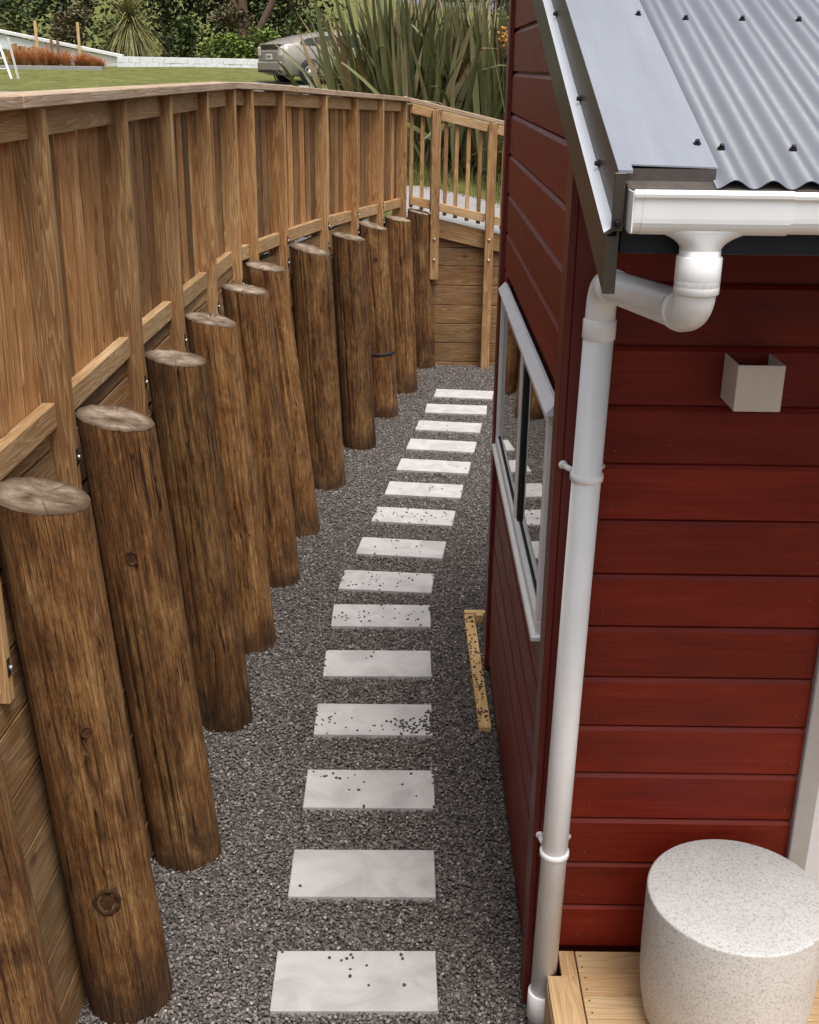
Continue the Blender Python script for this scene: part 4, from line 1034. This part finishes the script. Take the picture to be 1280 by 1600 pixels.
for (x, z1, z0, lab, mt) in ((-13.0, 4.47, 3.1, 'pale thin pole standing at the white ramp, left one', M_EDGING), (-11.55, 4.44, 3.1, 'pale thin pole standing at the white ramp, right one', M_EDGING), (-12.5, 3.95, 3.1, 'short grey stake below the ramp rail, left one', M_PLANK), (-12.28, 3.85, 3.1, 'short grey stake below the ramp rail, right one', M_PLANK)):
    o = bx('pole', None, (x - .04, 42.72, z0), (x + .04, 42.80, z1), mt, .005); tag(o, lab, 'pole')
lf = thing('low_paling_fence', 'low weathered paling fence behind the red tussock', 'fence', (-12.9, 41.6, 3.0))
for k in range(9): bx('paling', lf, (-13.6 + .15 * k, 41.6, 2.95), (-13.6 + .15 * k + .125, 41.63, 3.72 + rs.uniform(-.04, .03) - .02 * k), M_PLANK, .004)
bx('rail', lf, (-13.65, 41.635, 3.4), (-12.2, 41.68, 3.48), M_PLANK, .004)
M_TUSS = mat_foliage('red_tussock', (.30, .12, .05), (.50, .23, .10), (.66, .38, .20))
vs, fs = [], []
for k in range(15):
    cx = -13.0 + 2.75 * k / 14 + rs.uniform(-.08, .08); cyk = 40.3 + rs.uniform(-.2, .3); hk = rs.uniform(.55, .92) * (1 if k < 11 else .75)
    for _ in range(330):
        az = rs.uniform(0, 6.283); out = abs(rs.gauss(0, .28)); h = hk * rs.uniform(.55, 1.05) * (1 - .5 * out)
        b0 = Vector((cx + .05 * math.cos(az), cyk + .05 * math.sin(az), 3.0)); d = Vector((math.cos(az), math.sin(az), 0)); sd_ = Vector((-math.sin(az), math.cos(az), 0)) * .009; i0 = len(vs)
        for q in (0, .5, 1):
            c = b0 + d * (out * q ** 1.6) + Vector((0, 0, h * (q - .22 * q * q))); vs += [tuple(c - sd_ * (1 - q * .8)), tuple(c + sd_ * (1 - q * .8))]
        fs += [(i0, i0 + 1, i0 + 3, i0 + 2), (i0 + 2, i0 + 3, i0 + 5, i0 + 4)]
me = bpy.data.meshes.new('red_tussock'); me.from_pydata(vs, [], fs); add('red_tussock', me, M_TUSS, kind='stuff')
kb = bx('concrete_edging', None, (-13.6, 39.4, 2.90), (-10.0, 39.6, 3.05), M_CONC, .01); tag(kb, 'low pale concrete edging in front of the red tussock', 'edging')
ld = thing('step_ladder', 'white step ladder standing at the left edge beyond the fence', 'ladder', (-11.0, 33, 2.6))
for x0, x1, y in ((-11.28, -10.80, 33.0), (-11.0, -10.78, 33.5)):
    board('rail', ld, (x1, y, 2.72), (x0 + .1, y + (.3 if y < 33.2 else -.15), 3.75), .06, .03, (1, 0, 0), M_WHITE2, .004)
board('rail', ld, (-11.5, 33.0, 2.72), (-11.45, 33.3, 3.75), .06, .03, (1, 0, 0), M_WHITE2, .004)
for z in (2.98, 3.24, 3.5): board('rung', ld, (-11.48, 33.0 + (z - 2.72) * .29, z), (-10.80 - (z - 2.72) * .36, 33.0 + (z - 2.72) * .29, z), .05, .025, (0, 1, 0), M_WHITE2, .003)

# ------------------------------------------------------------------ parked car (seen from behind, heading away to the right)
M_CAR = mat_plain('champagne_car_paint', (.33, .30, .26), .28, .45, .5, .05, 3)
M_CARG = mat_plain('car_window_tint', (.012, .014, .016), .06, 0, .6)
M_TAIL = mat_plain('clear_red_tail_lamp', (.62, .55, .56), .2, 0, .6)
M_PLATE = mat_plain('white_plate', (.75, .74, .70), .5); M_CHAR = mat_plain('plate_characters', (.03, .03, .035), .6)
M_TYRE = mat_plain('tyre_rubber', (.015, .015, .016), .8); M_RIM = mat_plain('alloy_rim', (.55, .55, .55), .35, .7)
hd = R(57); cy_, cx_ = 36.0, -4.22
car_M = Matrix.Translation((cx_, cy_, terrain_h(cx_, cy_) + .04)) @ Matrix.Rotation(R(90) - hd, 4, 'Z') @ Matrix.Rotation(R(-.6), 4, 'Y')
car = bpy.data.objects.new('parked_car', None); place(car, car_M); tag(car, 'silver-beige hatchback car parked beyond the fence, rear towards the camera', 'car')
# stations: x, z_low, hw_low, z_mid(bulge), hw_mid, z_sh, hw_sh, z_top, hw_top
ST = [(.00, .42, .70, .62, .78, .88, .72, .90, .66), (.06, .30, .76, .60, .84, 1.02, .76, 1.06, .68), (.22, .24, .79, .60, .855, 1.04, .78, 1.13, .66), (.55, .20, .80, .60, .86, 1.03, .80, 1.22, .62), (1.1, .18, .80, .60, .862, 1.0, .82, 1.33, .58), (1.8, .18, .80, .60, .862, .97, .83, 1.42, .56), (2.5, .18, .80, .60, .862, .95, .83, 1.41, .56), (3.1, .18, .80, .60, .86, .93, .82, 1.24, .58), (3.6, .18, .80, .60, .855, .90, .80, .95, .60), (4.1, .20, .78, .58, .82, .78, .74, .80, .60), (4.42, .28, .66, .55, .70, .66, .62, .68, .5)]
def ring_of(s):
    x, zl, hl, zm, hm, zs_, hs_, zt, ht = s
    half = [(hl * .9, zl), (hl, zl + .06), (hm, zm), (hm - .01, zm + .12), (hs_, zs_), ((hs_ + ht) / 2 + .01, (zs_ + zt) / 2), (ht, zt - .02), (ht * .8, zt)]
    return [(x, y, z) for y, z in half] + [(x, -y, z) for y, z in half[::-1]]
bm = bmesh.new(); rg = [[bm.verts.new(p) for p in ring_of(s)] for s in ST]
for a, b in zip(rg, rg[1:]):
    for j in range(16): bm.faces.new((a[j], a[(j + 1) % 16], b[(j + 1) % 16], b[j]))
bm.faces.new(rg[0]); bm.faces.new(rg[-1][::-1])
bmesh.ops.bevel(bm, geom=[e for e in bm.edges if e.is_boundary is False and all(abs(v.co.x) < .001 for v in e.verts)], offset=.03, segments=2, affect='EDGES')
body = add('body', bm_mesh(bm, 'car_body', True), M_CAR, car, car_M)
def cb(name, lo, hi, mat, parent=body, bev=.01):
    lo = Vector(lo); hi = Vector(hi); s_ = hi - lo
    return add(name, box_mesh(s_.x, s_.y, s_.z, bev, mat), None, parent, car_M @ Matrix.Translation((lo + hi) / 2))
cb('bumper', (-.05, -.76, .34), (.10, .76, .60), M_CAR, car, .04); cb('bumper_trim', (-.055, -.70, .30), (.05, .70, .36), M_TYRE, car, .01)
cb('rear_window', (.004, -.60, .88), (.05, .60, 1.040), M_CARG, car, .01)
cb('spoiler', (.0, -.66, 1.045), (.30, .66, 1.085), M_CAR, car, .015)
pl_ = cb('number_plate', (-.028, -.19, .66), (-.012, .19, .80), M_PLATE, car, .003)
for k in range(6): cb('plate_character', (-.031, -.155 + .053 * k, .695), (-.0285, -.155 + .053 * k + .032, .765), M_CHAR, pl_, 0)
cb('boot_panel', (-.012, -.52, .62), (.03, .52, .88), M_CAR, car, .012)
for sgn in (1, -1):
    tl = cb('tail_light', (-.012, min(sgn * .56, sgn * .77), .74), (.20, max(sgn * .56, sgn * .77), 1.0), M_TAIL, car, .03)
    bm = bmesh.new(); rows = []
    def side_pt(x, t):
        for s0, s1 in zip(ST, ST[1:]):
            if s0[0] <= x <= s1[0]:
                f = (x - s0[0]) / (s1[0] - s0[0]); q = [a_ * (1 - f) + b_ * f for a_, b_ in zip(s0, s1)]; break
        hw = q[6] * (1 - t) + q[8] * t + .016; return Vector((x, sgn * (hw + .012 * math.sin(math.pi * t)), q[5] * (1 - t) + (q[7] - .02) * t))
    for x in (.62, .9, 1.2, 1.5, 1.9, 2.3, 2.7, 3.0, 3.25):
        lo_t = .10; hi_t = .82 if x < 2.8 else .6
        if x < .8: hi_t = .55
        rows.append([bm.verts.new(side_pt(x, lo_t + (hi_t - lo_t) * k / 3)) for k in range(4)])
    for a, b in zip(rows, rows[1:]):
        for k in range(3): bm.faces.new((a[k], a[k + 1], b[k + 1], b[k]))
    add('side_window', bm_mesh(bm, 'car_glass', True), M_CARG, car, car_M)
    for x in (.88, 3.58):
        Mw = car_M @ Matrix.Translation((x, sgn * .78, .31)) @ Matrix.Rotation(R(-90 * sgn), 4, 'X')
        wh = add('wheel', lathe_mesh([(.20, -.10), (.29, -.10), (.31, -.07), (.312, .06), (.295, .085), (.215, .09), (.205, .07)], 28, M_TYRE), None, car, Mw)
        add('rim', lathe_mesh([(.205, .06), (.20, .085), (.185, .075), (.06, .07), (.05, .09)], 24, M_RIM), None, wh, Mw)
        for k in range(5): add('rim_gap', box_mesh(.06, .09, .012, .004, M_TYRE), None, wh, Mw @ Matrix.Rotation(R(72 * k), 4, 'Z') @ Matrix.Translation((.135, 0, .078)))
        add('wheel_arch', tube_mesh([(.345 * math.cos(R(a)), .345 * math.sin(R(a)), .075) for a in range(0, 181, 12)] if False else [(.35 * math.cos(R(a)), .35 * math.sin(R(a)), .078) for a in range(0, 361, 20)], .022, 6, M_TYRE), None, car, Mw)

# ------------------------------------------------------------------ far hill: pale house, dark tree, bare trunks
fh = thing('far_house', 'pale far house with grey roof on the crest of the hill', 'house', (4.6, 118, 7.2))
bx('wall', fh, (2.6, 118, 6.4), (6.2, 122, 8.9), M_WHITE2, .02)
board('roof', fh, (1.9, 119.8, 9.15), (6.9, 119.8, 9.15), 5.0, .3, (0, 1, 0), M_DRIVE, .05)
for k in range(3): bx('window', fh, (3.0 + 1.1 * k, 117.95, 7.6), (3.6 + 1.1 * k, 117.99, 8.4), M_CARG, .005)
tree('hill_tree', 'dark round tree on the hill crest beside the cabin wall', 'tree', gz(7.4, 100), [([(0, 0, 0), (0, 0, 1.6)], .25)], [(0, 0, 1.7, 2.1, 1.6, 1.5)], 1800, .3, F_DARK)
for x, y, h, lab in ((-.4, 92, 4.2, 'bare slender trunk on the hill, leftmost'), (1.7, 94, 4.4, 'bare slender trunk on the hill, second from left'), (4.6, 96, 4.6, 'bare slender trunk on the hill near the pale house'), (5.6, 90, 3.9, 'bare slender trunk on the hill, rightmost')):
    b = Vector(gz(x, y)); t = thing('bare_tree', lab, 'tree', b, 'bare trunks on the hill')
    add('trunk', tube_mesh([b, b + Vector((.1, 0, h * .5)), b + Vector((-.1, 0, h))], [.13, .10, .05], 8, M_BARK), None, t)
    for k in range(6):
        q = b + Vector((0, 0, h * (.45 + .09 * k))); e = q + Vector((rs.uniform(-1, 1), rs.uniform(-.5, .5), rs.uniform(.4, 1.0)))
        add('branch', tube_mesh([q, q.lerp(e, .5) + Vector((0, 0, -.05)), e], [.045, .03, .012], 6, M_BARK), None, t)
